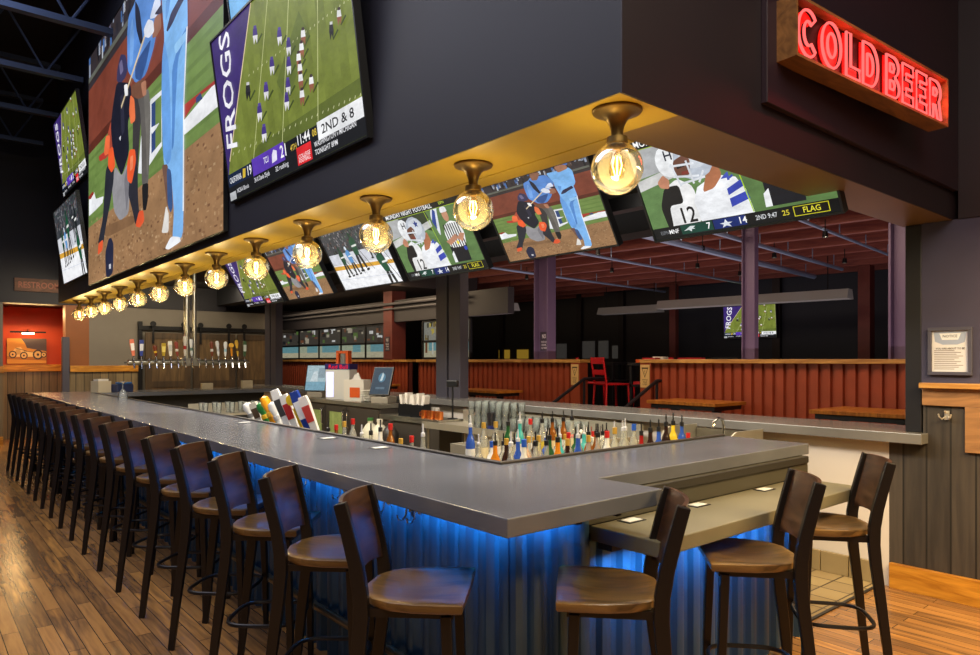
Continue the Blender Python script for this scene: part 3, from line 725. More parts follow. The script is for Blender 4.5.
# posts
for (x,y,w,d,nm,mt) in ((7.88,7.98,0.13,0.16,'patio_post',PURPLE),(7.88,4.45,0.07,0.085,'patio_post',PURPLE),(7.88,2.72,0.12,0.14,'patio_post',PURPLE),(7.9,12.55,0.17,0.17,'patio_post',RUSTD),(12.8,5.07,0.1,0.1,'patio_post',RUSTD),(12.8,9.03,0.06,0.08,'patio_post',RUSTD)):
    m = MB()
    if mt is PURPLE:
        m.box(x-w,x+w*0.4,y-d,y-d*0.82,1.57,3.45); m.box(x-w,x+w*0.4,y+d*0.82,y+d,1.57,3.45); m.box(x-w*0.36,x-w*0.2,y-d*0.82,y+d*0.82,1.57,3.45)
    else: m.box(x-w,x+w,y-d,y+d,1.57 if x < 8 else 0,3.2)
    struct(m, nm, mt, bevel=0.004)
for (y, nm) in ((7.28,'bar_post'),(13.0,'bar_post')):
    m = MB(); m.box(5.36,5.54,y-0.02,y+0.22,0,3.1); m.box(5.36,5.50,y-0.30,y-0.06,0,3.1); struct(m, nm, SLATE, bevel=0.006)
# roll-up glass doors over the left half of the half wall
GL = vcol('door_glass_picture', 0.55)  # screen reflections and outside view are painted on, and the panes glow
rw = random.Random(11)
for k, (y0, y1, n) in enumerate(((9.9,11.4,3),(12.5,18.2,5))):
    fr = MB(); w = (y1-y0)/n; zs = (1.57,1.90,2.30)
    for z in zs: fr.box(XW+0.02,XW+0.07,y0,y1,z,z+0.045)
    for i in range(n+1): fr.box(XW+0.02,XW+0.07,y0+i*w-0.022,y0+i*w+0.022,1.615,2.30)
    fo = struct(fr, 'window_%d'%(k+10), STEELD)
    for i in range(n):
        for j in range(2):
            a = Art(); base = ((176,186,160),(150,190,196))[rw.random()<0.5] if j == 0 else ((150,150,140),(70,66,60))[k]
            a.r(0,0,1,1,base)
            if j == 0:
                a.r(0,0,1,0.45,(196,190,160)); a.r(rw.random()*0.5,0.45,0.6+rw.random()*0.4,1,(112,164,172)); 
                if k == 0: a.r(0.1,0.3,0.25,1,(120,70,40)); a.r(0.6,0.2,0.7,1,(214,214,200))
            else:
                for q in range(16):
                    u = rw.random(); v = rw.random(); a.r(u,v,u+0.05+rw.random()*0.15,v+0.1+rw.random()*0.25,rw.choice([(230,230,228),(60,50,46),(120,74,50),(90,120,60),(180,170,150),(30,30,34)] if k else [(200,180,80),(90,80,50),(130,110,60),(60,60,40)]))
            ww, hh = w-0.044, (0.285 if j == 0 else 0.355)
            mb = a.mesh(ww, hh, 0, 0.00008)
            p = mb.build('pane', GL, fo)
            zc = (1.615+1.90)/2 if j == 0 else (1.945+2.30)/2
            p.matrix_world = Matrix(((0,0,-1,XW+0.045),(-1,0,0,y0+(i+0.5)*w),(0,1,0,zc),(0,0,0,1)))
m = MB(); m.box(XW-0.02,XW+0.12,8.8,19.4,2.35,2.8); struct(m, 'wall_roll_door_header', mat('dim_header', L(46,44,50), 0.6))
m = MB(); m.tube([(XW-0.1,9.8,2.72),(XW-0.1,18.5,2.72)],0.03,8); m.tube([(XW-0.1,9.8,2.62),(XW-0.1,18.5,2.62)],0.018,8); struct(m, 'ceiling_pipe', mat('grey_pipe', L(92,92,98), .6), smooth=True)
m = MB(); m.box(5.55,XW+1.5,11.5,19.5,3.0,3.4); struct(m, 'ceiling_patio_dim', mat('dim_ceiling', L(50,44,46), 0.7))
# ---------------------------------------------------------------- the bar
def counter_mat(name, c, rough):
    mm = bpy.data.materials.new(name); mm.use_nodes = True
    nt = mm.node_tree; N = nt.nodes; K = nt.links.new; b = N['Principled BSDF']
    tc = N.new('ShaderNodeTexCoord'); n = N.new('ShaderNodeTexNoise'); n.inputs['Scale'].default_value = 1.6; n.inputs['Detail'].default_value = 4
    K(tc.outputs['Object'], n.inputs['Vector'])
    r = N.new('ShaderNodeValToRGB'); r.color_ramp.elements[0].position = .35; r.color_ramp.elements[1].position = .7
    r.color_ramp.elements[0].color = tuple(x*0.82 for x in c[:3])+(1,); r.color_ramp.elements[1].color = tuple(x*1.18 for x in c[:3])+(1,)
    K(n.outputs['Fac'], r.inputs['Fac']); K(r.outputs['Color'], b.inputs['Base Color'])
    mr = N.new('ShaderNodeMapRange'); mr.inputs['To Min'].default_value = rough-0.03; mr.inputs['To Max'].default_value = rough+0.03
    K(n.outputs['Fac'], mr.inputs['Value']); K(mr.outputs['Result'], b.inputs['Roughness'])
    b.inputs['Specular IOR Level'].default_value = 0.7
    return mm
TOPM = counter_mat('grey_zinc_counter', L(98,100,108), 0.22)
LOWM = counter_mat('olive_grey_counter', L(118,112,92), 0.34)
FASC = mat('counter_fascia', L(66,62,52), 0.5, noise=0.06, nscale=4)
BLUEC = mat('blue_corrugated_metal', L(62,96,134), 0.30, 0.55, noise=0.10, nscale=5)
def corrugated(P0, P1, z0, z1, pitch, amp, side):
    """wavy sheet from P0 to P1; bulges to the given side"""
    a, b = Vector(P0), Vector(P1); d = b-a; ln = d.length; d.normalize(); nrm = Vector((d.y,-d.x))*side
    n = int(round(ln/pitch)); pts = []
    prof = ((0,0),(0.30,0.0),(0.36,0.10),(0.46,0.9),(0.52,1),(0.80,1),(0.86,0.9),(0.96,0.10))
    for i in range(n):
        for u, w in prof:
            q = a + d*((i+u)*ln/n) + nrm*amp*w; pts.append((q.x,q.y))
    pts.append((b.x,b.y)); k = len(pts)
    m = MB(); m.add([(x,y,z0) for x,y in pts]+[(x,y,z1) for x,y in pts], [(i,i+1,k+i+1,k+i) for i in range(k-1)])
    return m
bar = empty('bar_counter', (1.42,1.61,0), 0, 'long grey-topped bar with blue corrugated metal front and a wide near corner', 'bar counter')
def P(mb, *a, **k):
    par = a[2]; mb.M = Matrix.Translation((-1.42,-1.61,0)); mb.v = [tuple(mb.M @ Vector(p)) for p in mb.v]
    return mb.build(a[0], a[1], par, **k)
m = MB(); m.prism([(1.42,1.61),(2.21,1.61),(2.20,1.926),(4.06,1.926),(4.06,2.49),(2.16,2.49),(2.16,11.6),(4.9,11.6),(4.9,12.4),(1.42,12.4)],1.008,1.07)
P(m, 'countertop', TOPM, bar, bevel=0.004)
m = MB(); m.prism([(2.13,2.46),(4.04,2.46),(4.04,2.49),(2.16,2.49),(2.16,11.6),(2.13,11.6)],1.0705,1.082); P(m, 'drip_rail', mat('dark_rubber', L(50,44,40), 0.5), bar, bevel=0.003)
P(corrugated((1.735,12.15),(1.735,1.91),0.0,1.0,0.127,0.034,1), 'corrugated_panel', BLUEC, bar, smooth=True)
P(corrugated((1.735,1.91),(3.92,1.91),0.0,0.83,0.127,0.030,1), 'corrugated_panel', BLUEC, bar, smooth=True)
m = MB(); m.box(1.702,1.735,1.882,1.912,0,1.0); P(m, 'corner_trim', BLUEC, bar)
m = MB(); m.box(1.76,1.80,1.93,12.1,0,1.0); m.box(1.80,3.90,1.93,1.99,0,1.0); m.box(3.86,3.90,1.99,2.44,0,1.0); m.box(1.8,2.1,12.0,12.06,0,1.0); m.box(2.1,4.85,12.0,12.06,0,1.0); P(m, 'carcass', mat('bar_carcass', L(48,46,46), 0.6), bar)
P(corrugated((1.735,1.91),(2.116,1.91),0.83,0.995,0.127,0.030,1), 'corrugated_panel', BLUEC, bar, smooth=True)
m = MB(); m.box(2.21,3.97,1.885,1.8995,0.972,1.006); P(m, 'under_top_shade_strip', mat('shade_strip_and_rail_dark', L(36,32,28), 0.6), bar)  # dark strip stands for the shade right under the countertop
m = MB(); m.box(2.105,3.99,1.90,1.93,0.892,1.006); m.box(3.96,3.99,1.93,2.44,0.0,1.006); P(m, 'fascia', FASC, bar)
for (x, y) in ((1.78,1.72),(1.99,1.72)):
    m = MB(); m.box(x-0.012,x+0.012,y-0.08,y+0.10,0.992,1.006); P(m, 'support_bracket', BLKSTEEL, bar)
m = MB(); m.tube([(1.675,1.98,0.25),(1.675,11.9,0.25)],0.021,10); P(m, 'foot_rail', mat('ribbed_nickel', L(150,140,120), 0.3, 0.9), bar, smooth=True)
for i in range(16):
    y = 2.3+i*0.63; b = MB(); b.tube([(1.675,y,0.25),(1.715,y,0.25)],0.012,8);
    P(b, 'foot_rail_bracket', BLKSTEEL, bar)
# lower service ledge in front of the short end
low = empty('lower_counter', (2.12,1.56,0.83), 0, 'lower olive grey ledge sticking out in front of the short end of the bar', 'counter')
m = MB(); m.M = Matrix.Translation((-2.12,-1.56,-0.83)); m.box(2.12,3.88,1.56,1.897,0.83,0.89); m.build('countertop', LOWM, low, bevel=0.004)
m = MB(); m.M = Matrix.Translation((-2.12,-1.56,-0.83)); m.box(2.14,3.86,1.80,1.872,0.80,0.83); m.build('support_rail', mat('shade_strip_and_rail_dark', L(36,32,28), 0.6), low)
def outlet(x, y, z, lab):
    t = empty('popup_outlet', (x,y,z), 0, lab, 'power outlet', 'flush power outlets in the bar counters')
    m = MB(); m.box(-0.055,0.055,-0.035,0.035,0.0,0.003); m.build('rim', BLKSTEEL, t, bevel=0.002)
    m = MB(); m.box(-0.042,0.042,-0.024,0.024,0.003,0.0045); m.build('cover', mat('white_plastic', L(222,222,214), 0.4), t)
for x,y,lab in ((2.02,3.36,'white flush outlet on the long bar top, nearer one'),(2.02,3.98,'white flush outlet on the long bar top, second from the corner'),(2.03,5.4,'white flush outlet on the long bar top beside the row of tap handles')): outlet(x,y,1.0702,lab)
for x,lab in ((2.32,'white flush outlet on the lower ledge by its left end'),(2.80,'white flush outlet in the middle of the lower ledge, partly behind a stool back'),(3.40,'white flush outlet on the lower ledge farthest right')): outlet(x,1.845,0.8902,lab)
# bag hooks under the overhang
for i,(y) in enumerate((2.49,2.56,2.74,3.16,3.55,4.36,5.17,5.98,6.8)):
    m = MB(); m.tube([(0,0,0.05),(-0.012,0,0.045),(-0.02,0,0.02),(-0.024,0,-0.005),(-0.04,0,-0.02),(-0.058,0,-0.015),(-0.066,0,0.004)],0.005,6); m.box(0,0.006,-0.012,0.012,0.01,0.07)
    h = m.build('bag_hook', CHROME, smooth=True, loc=(1.692,y,0.885))
    tag(h, 'chrome bag hook on the blue bar front, %s from the near corner' % ORD[i], 'hook', 'bag hooks under the bar top')
# back ledge along the opening
led = empty('window_ledge', (5.3,7,1.0), 0, 'long grey stone ledge along the opening to the patio', 'counter')
m2 = MB(); m2.box(-0.22,0.42,1.67-7,13.6-7,0.005,0.074); m2.build('countertop', counter_mat('stone_ledge', L(112,110,108), 0.22), led, bevel=0.004)
for i in range(12):
    m = MB(); m.lathe([(0.012,0),(0.012,0.003)],10,c=(-0.12,-4.9+i*0.85,0.0741)); m.build('stud', CHROME, led)

# ---------------------------------------------------------------- bar stools
SEATW = wood('seat_walnut', L(62,44,24), L(134,102,58), 0.30, (26,2.6,26), 0.25, 0.8)
BACKW = wood('back_walnut', L(46,28,18), L(84,56,36), 0.30, (3,20,20), 0.3, 0.8)
FRAMEM = mat('stool_black_frame', L(24,19,18), 0.34, 0.2)
def make_stool():
    root = empty('bar_stool', (0,0,0))
    # seat outline: square front corners, rounded narrowing back
    out = [(-.212,.185),(0,.188),(.212,.185),(.214,.12),(.212,.02),(.195,-.06),(.16,-.125),(.10,-.165),(0,-.18),(-.10,-.165),(-.16,-.125),(-.195,-.06),(-.212,.02),(-.214,.12)]
    def dens(P, n):
        r = []
        for i in range(len(P)):
            a, b = P[i], P[(i+1)%len(P)]
            for k in range(n): r.append((a[0]+(b[0]-a[0])*k/n, a[1]+(b[1]-a[1])*k/n))
        return r
    O = dens(out, 3); n = len(O); m = MB(); v = []; f = []
    rings = [0.25,0.5,0.72,0.88,0.975,1.0]
    def dish(x,y,s):
        e = max(0, 1-((x/.17)**2+((y+.01)/.15)**2)); return -0.017*e**0.8
    v.append((0,0,.765+dish(0,0,0)))
    for s in rings:
        for x,y in O:
            v.append((x*s,y*s,.765+dish(x*s,y*s,s)-(0.003 if s==1 else 0)))
    for x,y in O: v.append((x,y,.742))
    for x,y in O: v.append((x*.97,y*.97,.733))
    for k in range(n): f.append((0,1+(k+1)%n,1+k)[::1])
    R_ = len(rings)+2
    for j in range(R_-1):
        for k in range(n): f.append((1+j*n+k,1+(j+1)*n+k,1+(j+1)*n+(k+1)%n,1+j*n+(k+1)%n)[::-1])
    f.append(tuple(1+(R_-1)*n+k for k in range(n)))
    m.add(v,f); so = m.build('seat', SEATW, root, smooth=True, ang=50)
    m = MB()
    m.box(-.17,.17,.125,.15,.705,.733); m.box(-.17,.17,-.14,-.115,.705,.733); m.box(-.17,-.145,-.115,.135,.705,.733); m.box(.145,.17,-.115,.135,.705,.733)
    m.build('seat_frame', FRAMEM, root)
    for s in (-1,1):                                    # rear uprights run from floor to top in one bent piece
        m = MB(); pts = [(s*.192,-.235,0.0),(s*.189,-.212,.2),(s*.178,-.188,.42),(s*.174,-.166,.60),(s*.172,-.158,.70),(s*.172,-.160,.78),(s*.172,-.175,.87),(s*.172,-.205,.99),(s*.172,-.230,1.082)]
        m.tube(pts,[.72,.82,.95,1.05,1.1,1.1,1.05,1.0,.95],flat=(.046,.030),up=(0,1,0)); m.build('upright', FRAMEM, root, bevel=.004)
    for s in (-1,1):
        m = MB(); m.tube([(s*.160,.125,.715),(s*.166,.14,.30),(s*.168,.145,0.0)],[1.05,.9,.75],flat=(.034,.034),up=(0,1,0)); m.build('leg', FRAMEM, root, bevel=.003)
    # footring: rounded hoop through the four legs
    pts = []
    for k in range(32):
        a = 2*PI*k/32; c, s_ = math.cos(a), math.sin(a)
        x = math.copysign(abs(c)**0.55, c)*.170; y = math.copysign(abs(s_)**0.55, s_)*.170-.018
        pts.append((x,y,.30))
    m = MB(); m.tube(pts,.010,8,closed=True); m.build('footring', FRAMEM, root, smooth=True)
    # backrest panel, bowed backwards between the uprights
    m = MB(); nx, nz = 10, 6; v = []; f = []
    def pt(i,j,side):
        u = -1+2*i/nx; z = .825+.258*j/nz
        yb = -.168-(z-.825)*.245
        bow = -.030*(1-u*u)
        return (u*.162, yb+bow+(.007 if side else -.007), z-(.012*abs(u)**3 if j==0 else 0))
    for side in (1,0):
        for j in range(nz+1):
            for i in range(nx+1): v.append(pt(i,j,side))
    q = (nx+1)*(nz+1)
    for j in range(nz):
        for i in range(nx):
            a = j*(nx+1)+i
            f.append((a+1,a,a+nx+1,a+nx+2)); f.append((q+a,q+a+1,q+a+nx+2,q+a+nx+1))
    for i in range(nx):
        a = i; f.append((a,a+1,q+a+1,q+a)); a = nz*(nx+1)+i; f.append((a+1,a,q+a,q+a+1))
    for j in range(nz):
        a = j*(nx+1); f.append((a+nx+1,a,q+a,q+a+nx+1)); a = a+nx; f.append((a,a+nx+1,q+a+nx+1,q+a))
    m.add(v,f); m.build('backrest', BACKW, root, smooth=True, ang=50)
    return root
proto = make_stool()
ys = [2.10,2.75,3.37,3.98,4.59,5.20,5.80,6.38,6.94,7.50,8.06,8.62,9.16,9.70,10.24,10.78,11.32,11.86]
first = True
def place_stool(cx, cy, rz, lab, group):
    global first
    o = proto if first else copy_tree(proto); first = False
    o.location = (cx,cy,0); o.rotation_euler = (0,0,rz)
    tag(o, lab, 'bar stool', group)
for i, y in enumerate(ys):
    # back of each stool turned to the hall: seat faces the near end of the bar at 45 degrees
    a = R(-133 + (i*37%5-2)*0.8)
    fx, fy = -math.sin(a), math.cos(a)
    # near upright top measured at (1.11, y)
    rx, ry = math.cos(a), math.sin(a)
    cx = 1.11 + .172*(-rx) + .230*fx; cy = y + .172*(-ry) + .230*fy
    pos = 'nearest the corner' if i == 0 else ('farthest from the camera' if i == len(ys)-1 else '%s from the near corner' % ORD[i])
    place_stool(cx, cy, a, 'black walnut-seated stool along the long bar side, ' + pos, 'stools along the long side of the bar')
for (bx_, by_, deg, lab) in ((2.07,1.45,43,'walnut seat bar stool at the short end, left, beside the bar corner'),(2.844,1.36,42,'walnut seat bar stool at the middle of the lower ledge'),(3.64,1.386,38,'walnut seat bar stool at the right end of the lower ledge by the boarded wall')):
    a = R(deg); fx, fy = -math.sin(a), math.cos(a)
    place_stool(bx_+.230*fx, by_+.230*fy, a, lab, 'stools at the short end of the bar')

# ---------------------------------------------------------------- globe lamps under the soffit
GLASS = glassy('globe_glass', (0.98,0.95,0.86,1), 0.75, 0.05, .11, (.95,.84,.58,1))
BULBG = glassy('amber_bulb_glass', (1.0,0.86,0.55,1), 0.6, 0.05)
FIL = emis('filament_glow', (1.0,0.62,0.22,1), 26.0)
def make_globe():
    root = empty('globe_lamp', (0,0,0))
    m = MB(); m.lathe([(.0005,0),(.088,0),(.091,-.005),(.088,-.010),(.070,-.014),(.054,-.022),(.038,-.036),(.028,-.056),(.022,-.076),(.022,-.096)],28,cap=False); m.build('canopy', BRASS, root, smooth=True)
    m = MB(); m.lathe([(.022,-.095),(.038,-.100),(.039,-.122),(.036,-.126)],24,cap=False); m.build('collar', BRASS, root, smooth=True)
    prof = []
    for k in range(17):
        t = R(22)+(PI-R(22))*k/16; prof.append((max(.0008,.095*math.sin(t)), -.212+.095*math.cos(t)))
    m = MB(); m.lathe([(.036,-.118)]+prof,28,cap=False); m.build('globe', GLASS, root, smooth=True)
    m = MB(); m.lathe([(.014,-.126),(.015,-.15),(.024,-.175),(.030,-.20),(.030,-.222),(.022,-.245),(.0008,-.256)],18,cap=False); b = m.build('bulb', BULBG, root, smooth=True)
    m = MB()
    for k in range(4):
        a = PI/4+PI/2*k; m.tube([(.010*math.cos(a),.010*math.sin(a),-.170),(.017*math.cos(a),.017*math.sin(a),-.200),(.008*math.cos(a),.008*math.sin(a),-.236)],.0018,5)
    m.build('filament', FIL, b)
    m = MB(); m.lathe([(.016,-.12),(.016,-.145)],16); m.build('socket', BRASS, root, smooth=True)
    return root
g0 = make_globe(); gy = [1.66+0.875*i for i in range(13)]
for i, y in enumerate(gy):
    o = g0 if i == 0 else copy_tree(g0); o.location = (2.025 if i else 1.99, y, 2.4695)
    if i == 0: o.location = (1.985,1.645,2.4695)
    tag(o, 'clear glass globe lamp under the gold soffit, ' + ('nearest, at the soffit corner' if i == 0 else '%s from the corner' % ORD[i] if i < 12 else 'last one at the far end'), 'lamp', 'globe lamps under the soffit')
    l = bpy.data.lights.new('globe_light','POINT'); l.energy = 8.0 if i < 4 else 9.0; l.color = (1.0,0.80,0.42); l.shadow_soft_size = 0.03
    lo = bpy.data.objects.new('globe_light', l); col.objects.link(lo); lo.location = (o.location.x, y, 2.4695-.275)
# ---------------------------------------------------------------- televisions
FW = PI                                  # faces -X
XC, T30 = 3.72, R(30)
uu = [(2.90,1.652,'night','tilted television over the bar nearest the camera, football close-up with a yellow FLAG box'),
      (4.38,3.20,'baseball','tilted television over the bar with a baseball batter, second from the right'),
      (5.90,4.645,'night','tilted television over the bar showing football title strip and a striped referee'),
      (7.25,6.0,'hockey','tilted television over the bar showing hockey players on white ice'),
      (8.80,7.52,'baseball','small-looking tilted television over the bar showing a baseball batter, farther along the row'),
      (10.25,8.95,'football','tilted television at the far end of the row over the bar, showing a football field')]
for y1, y0, f, lab in uu:
    w = y1-y0-0.03; h = w*9/16
    make_tv((XC-0.0, (y0+y1)/2, 2.665), w, h, FW, T30, f, lab, bez=0.014, depth=0.05, group='televisions over the bar')
# rail that carries the row of screens
m = MB(); m.box(3.95,4.05,1.60,10.6,2.64,2.74)
for y in (2.3,3.8,5.3,6.6,8.2,9.6): m.box(3.97,4.03,y-0.03,y+0.03,2.74,3.1)
struct(m, 'ceiling_screen_rail', STEELD)
# the big faces on the hall side of the soffit
TL_ = R(7.5)
make_tv((1.865-0.10, 4.17, 3.29), 1.97, 1.13, FW, TL_, 'football', 'big tilted television on the dark soffit face showing a football field and score strip', 0.014, 0.04, 'tilted televisions on the soffit face')
make_tv((1.865-0.10, 4.17, 4.58), 1.97, 1.13, FW, TL_, 'studio', 'big tilted television above the football one, mostly cut off at the top of the photo', 0.014, 0.04, 'tilted televisions on the soffit face')
make_tv((1.865-0.10, 11.33, 4.56), 1.80, 1.06, FW, TL_, 'football', 'upper far television on the soffit face showing a football field, left of the video wall', 0.014, 0.04, 'tilted televisions on the soffit face')
make_tv((1.865-0.10, 11.33, 3.24), 1.80, 1.06, FW, TL_, 'hockey', 'lower far television on the soffit face showing hockey, left of the video wall', 0.014, 0.04, 'tilted televisions on the soffit face')
make_tv((1.865-0.035, 7.82, 4.01), 5.06, 2.95, FW, 0, 'baseball', 'huge flat video wall of a baseball batter on the soffit face', 0.006, 0.028, None, 'video_wall', mount=False)
# patio television
make_tv((13.42, 7.62, 2.36), 1.16, 0.66, PI, R(4), 'football', 'small television on the dark far wall of the patio', 0.02, 0.05)

# ---------------------------------------------------------------- neon sign
sg = empty('neon_sign', (2.852,1.405,2.836), R(-3.7), 'red neon beer sign in a wooden box on the dark soffit face', 'sign')
WB = wood('sign_box_wood', L(96,62,30), L(150,104,58), 0.5, (3,12,12))
SL, SH, SD = 1.525, 0.262, 0.10
m = MB(); m.box(0,SL,0,SD,0,0.012); m.box(0,SL,0,SD,SH-0.012,SH); m.box(0,0.012,0,SD,0.012,SH-0.012); m.box(SL-0.012,SL,0,SD,0.012,SH-0.012); m.build('box', WB, sg)
m = MB(); m.box(0.012,SL-0.012,0.045,0.05,0.012,SH-0.012); m.build('back_panel', mat('sign_back', L(30,10,10), 0.4), sg)
RT = mat('sign_red_paint_and_glow', L(190,24,14), 0.4, emit=L(235,12,12), estr=0.8)  # red letter backs; the neon's glow on them is put in as emission
NEON = emis('neon_glow', (1.0,0.12,0.11,1), 1.7)
def arc(cx,cz,rx,rz,a0,a1,n=14): return [(cx+rx*math.cos(R(a0+(a1-a0)*k/n)), cz+rz*math.sin(R(a0+(a1-a0)*k/n))) for k in range(n+1)]
def outline(ch):
    """outline strokes of block letters in a 1 x 1 cell (list of (closed, points))"""
    if ch == 'O': return [(1,arc(.5,.5,.46,.5,0,360,24)[:-1]),(1,arc(.5,.5,.2,.27,0,360,18)[:-1])]
    if ch == 'C': return [(1,arc(.5,.5,.46,.5,45,315,22)+arc(.5,.5,.2,.26,310,50,16))]
    if ch == 'L': return [(1,[(.08,1),(.36,1),(.36,.25),(.92,.25),(.92,0),(.08,0)])]
    if ch == 'D': return [(1,[(.06,1),(.45,1)]+arc(.45,.5,.48,.5,80,-80,14)+[(.45,0),(.06,0)]),(1,[(.30,.76),(.42,.76)]+arc(.42,.5,.22,.26,75,-75,8)+[(.42,.24),(.30,.24)])]
    if ch == 'B': return [(1,[(.06,1),(.5,1)]+arc(.55,.77,.33,.23,80,-70,8)+arc(.55,.25,.38,.25,70,-80,8)+[(.5,0),(.06,0)]),(1,[(.30,.82),(.52,.82),(.58,.72),(.52,.62),(.30,.62)]),(1,[(.30,.40),(.54,.40),(.62,.30),(.54,.19),(.30,.19)])]
    if ch == 'E': return [(1,[(.06,1),(.9,1),(.9,.77),(.34,.77),(.34,.62),(.8,.62),(.8,.40),(.34,.40),(.34,.23),(.9,.23),(.9,0),(.06,0)])]
    if ch == 'R': return [(1,[(.06,1),(.5,1)]+arc(.52,.71,.38,.29,80,-50,9)+[(.94,0),(.66,0),(.48,.36),(.32,.36),(.32,0),(.06,0)]),(1,[(.32,.80),(.52,.80),(.62,.71),(.52,.60),(.32,.60)])]
cells = [('C',.040,.175),('O',.232,.180),('L',.440,.150),('D',.600,.170),('B',.835,.160),('E',1.012,.143),('E',1.172,.143),('R',1.332,.160)]
for ch, x0, wd in cells:
    z0, hh = 0.032, 0.200
    m = MB()
    for cl, pts in outline(ch): m.tube([(x0+u*wd, 0.020, z0+v*hh) for u, v in pts], 0.0062, 6, closed=True)
    lt = m.build('letter_tube', NEON, sg, smooth=True)
    m = MB()
    for cl, pts in outline(ch)[:1]:
        q = [(x0+u*wd, z0+v*hh) for u, v in pts]
        mm_ = MB(); mm_.prism(q, 0, 0.004); m.add([(x,0.040-z*1.0,y) for x,y,z in mm_.v], [f[::-1] for f in mm_.f])
    m.build('letter_back', RT, lt)
for k in range(9):
    m = MB(); m.tube([(0.06+k*0.17,0.030,0.03),(0.075+k*0.17,0.030,0.014)],0.004,6); m.build('tube_end', NEON, sg)
for k in range(5):
    ln = bpy.data.lights.new('neon_light','POINT'); ln.energy = 1.5; ln.color = (1,0.05,0.04); ln.shadow_soft_size = 0.05
    lo = bpy.data.objects.new('neon_light', ln); col.objects.link(lo); lo.location = (3.25+k*.27, 1.345-k*.02, 2.96)

# ---------------------------------------------------------------- framed notice, picture, restroom sign
nt_ = empty('framed_notice', (5.195,1.54,1.617), 0, 'framed paper notice on the slate wall above the wood rail', 'notice')
m = MB(); W_, H_ = .125, .155
m.box(-.025,0,-W_,W_,H_-.022,H_); m.box(-.025,0,-W_,W_,-H_,-H_+.022); m.box(-.025,0,-W_,-W_+.022,-H_+.022,H_-.022); m.box(-.025,0,W_-.022,W_,-H_+.022,H_-.022); m.build('frame', mat('slate_frame', L(70,70,88), 0.45), nt_, bevel=.003)
a = Art(); a.r(0,0,1,1,(206,208,220)); a.p([(0.04,.98),(.96,.98),(.9,.72),(.7,.66),(.3,.66),(.08,.74)],(150,164,196),True); a.p([(.2,.94),(.8,.94),(.72,.78),(.28,.78)],(214,220,234),True)
for k in range(11): a.r(.06,.06+k*.045,.62+.3*((k*7%5)/5),.075+k*.045,(120,116,120))
a.t('YOU ARE ABOUT TO BE',.10,.545,.045,(50,48,54),.8); a.t('NOTICE',.3,.84,.06,(70,80,110),.4)
mb = a.mesh(.206,.266,0,.0001); p = mb.build('paper', vcol('printed_paper',0,0.3), nt_); p.matrix_local = Matrix(((0,0,-1,-.008),(-1,0,0,0),(0,1,0,0),(0,0,0,1)))
hk = MB(); hk.box(-.006,0,-.014,.014,-.03,.03); hk.tube([(-.006,-.01,-.01),(-.03,-.02,-.025),(-.045,-.032,-.01),(-.048,-.036,.01)],.005,6); hk.tube([(-.006,.01,-.01),(-.03,.02,-.025),(-.045,.032,-.01),(-.048,.036,.01)],.005,6); hk.tube([(-.006,0,.02),(-.03,0,.015),(-.04,0,.03)],.006,6)
o = hk.build('coat_hook', mat('pale_metal', L(210,205,195), 0.3, 0.6), smooth=True, loc=(5.198,1.56,1.20)); tag(o, 'pale metal coat hook on the dark boards below the notice', 'hook')

pic = empty('car_picture', (1.86,Y0+1.19,1.74), 0, 'picture of a vintage racing car on the orange alcove wall', 'picture')
a = Art(); a.r(0,0,1,1,(206,142,52)); a.p([(0.5,.62),(1,.5),(1,1),(.35,1),(.45,.8)],(86,72,70),True); a.p([(0,.18),(1,.12),(1,.3),(0,.3)],(170,104,36),True)
a.p([(.08,.36),(.2,.62),(.34,.66),(.42,.50),(.60,.46),(.78,.50),(.92,.40),(.92,.28),(.1,.26)],(226,190,120),True)
a.p([(.14,.36),(.24,.58),(.32,.58),(.36,.36)],(196,160,96),True); a.line((.2,.62),(.5,.50),.02,(50,42,44),True); a.line((.42,.50),(.9,.42),.02,(50,42,44),True)
for cx, cy, r in ((.14,.36,.10),(.78,.36,.135),(.42,.32,.10),(.93,.36,.08)):
    a.ell(cx,cy,r,r*1.5,(54,46,48)); a.ell(cx,cy,r*.7,r*1.05,(216,176,104)); a.ell(cx,cy,r*.25,r*.4,(54,46,48))
mb = a.mesh(.66,.50,0,.0002); p = mb.build('canvas', vcol('printed_canvas',0,.5), pic); p.matrix_local = Matrix(((1,0,0,0),(0,0,-1,-.022),(0,1,0,0),(0,0,0,1)))
m = MB(); m.box(-.335,.335,-.02,.005,-.255,.255); m.build('stretcher_frame', mat('frame_edge', L(120,80,36), .5), pic)
lp = empty('picture_lamp', (1.86,Y0+1.19,2.12), 0, 'lit picture lamp above the car picture', 'lamp')
m = MB(); m.tube([(0,0,0),(0,-.12,.04),(0,-.2,.0)],.012,8); m.box(-.30,.30,-.215,-.175,-.02,.01); m.build('arm', STEELD, lp)
m = MB(); m.box(-.10,.10,-.212,-.178,-.045,-.02); m.build('bulb', emis('picture_lamp_glow',(1,.72,.35,1),22), lp)
rs = empty('restrooms_sign', (1.95,Y0-.06,2.96), 0, 'wooden restrooms sign high on the far wall beside the soffit', 'sign')
m = MB(); m.box(-.42,.42,0,.04,-.12,.12); m.build('board', wood('sign_board', L(74,46,32), L(112,72,50), .6, (3,12,12)), rs)
vs, fs, w_ = text_mesh('RESTROOMS'); m = MB(); m.add([(-.36+x*.72/w_, -.004, -.055+y*.11) for x, y in vs], fs); m.build('lettering', mat('sign_letter', L(150,84,60), .5), rs)

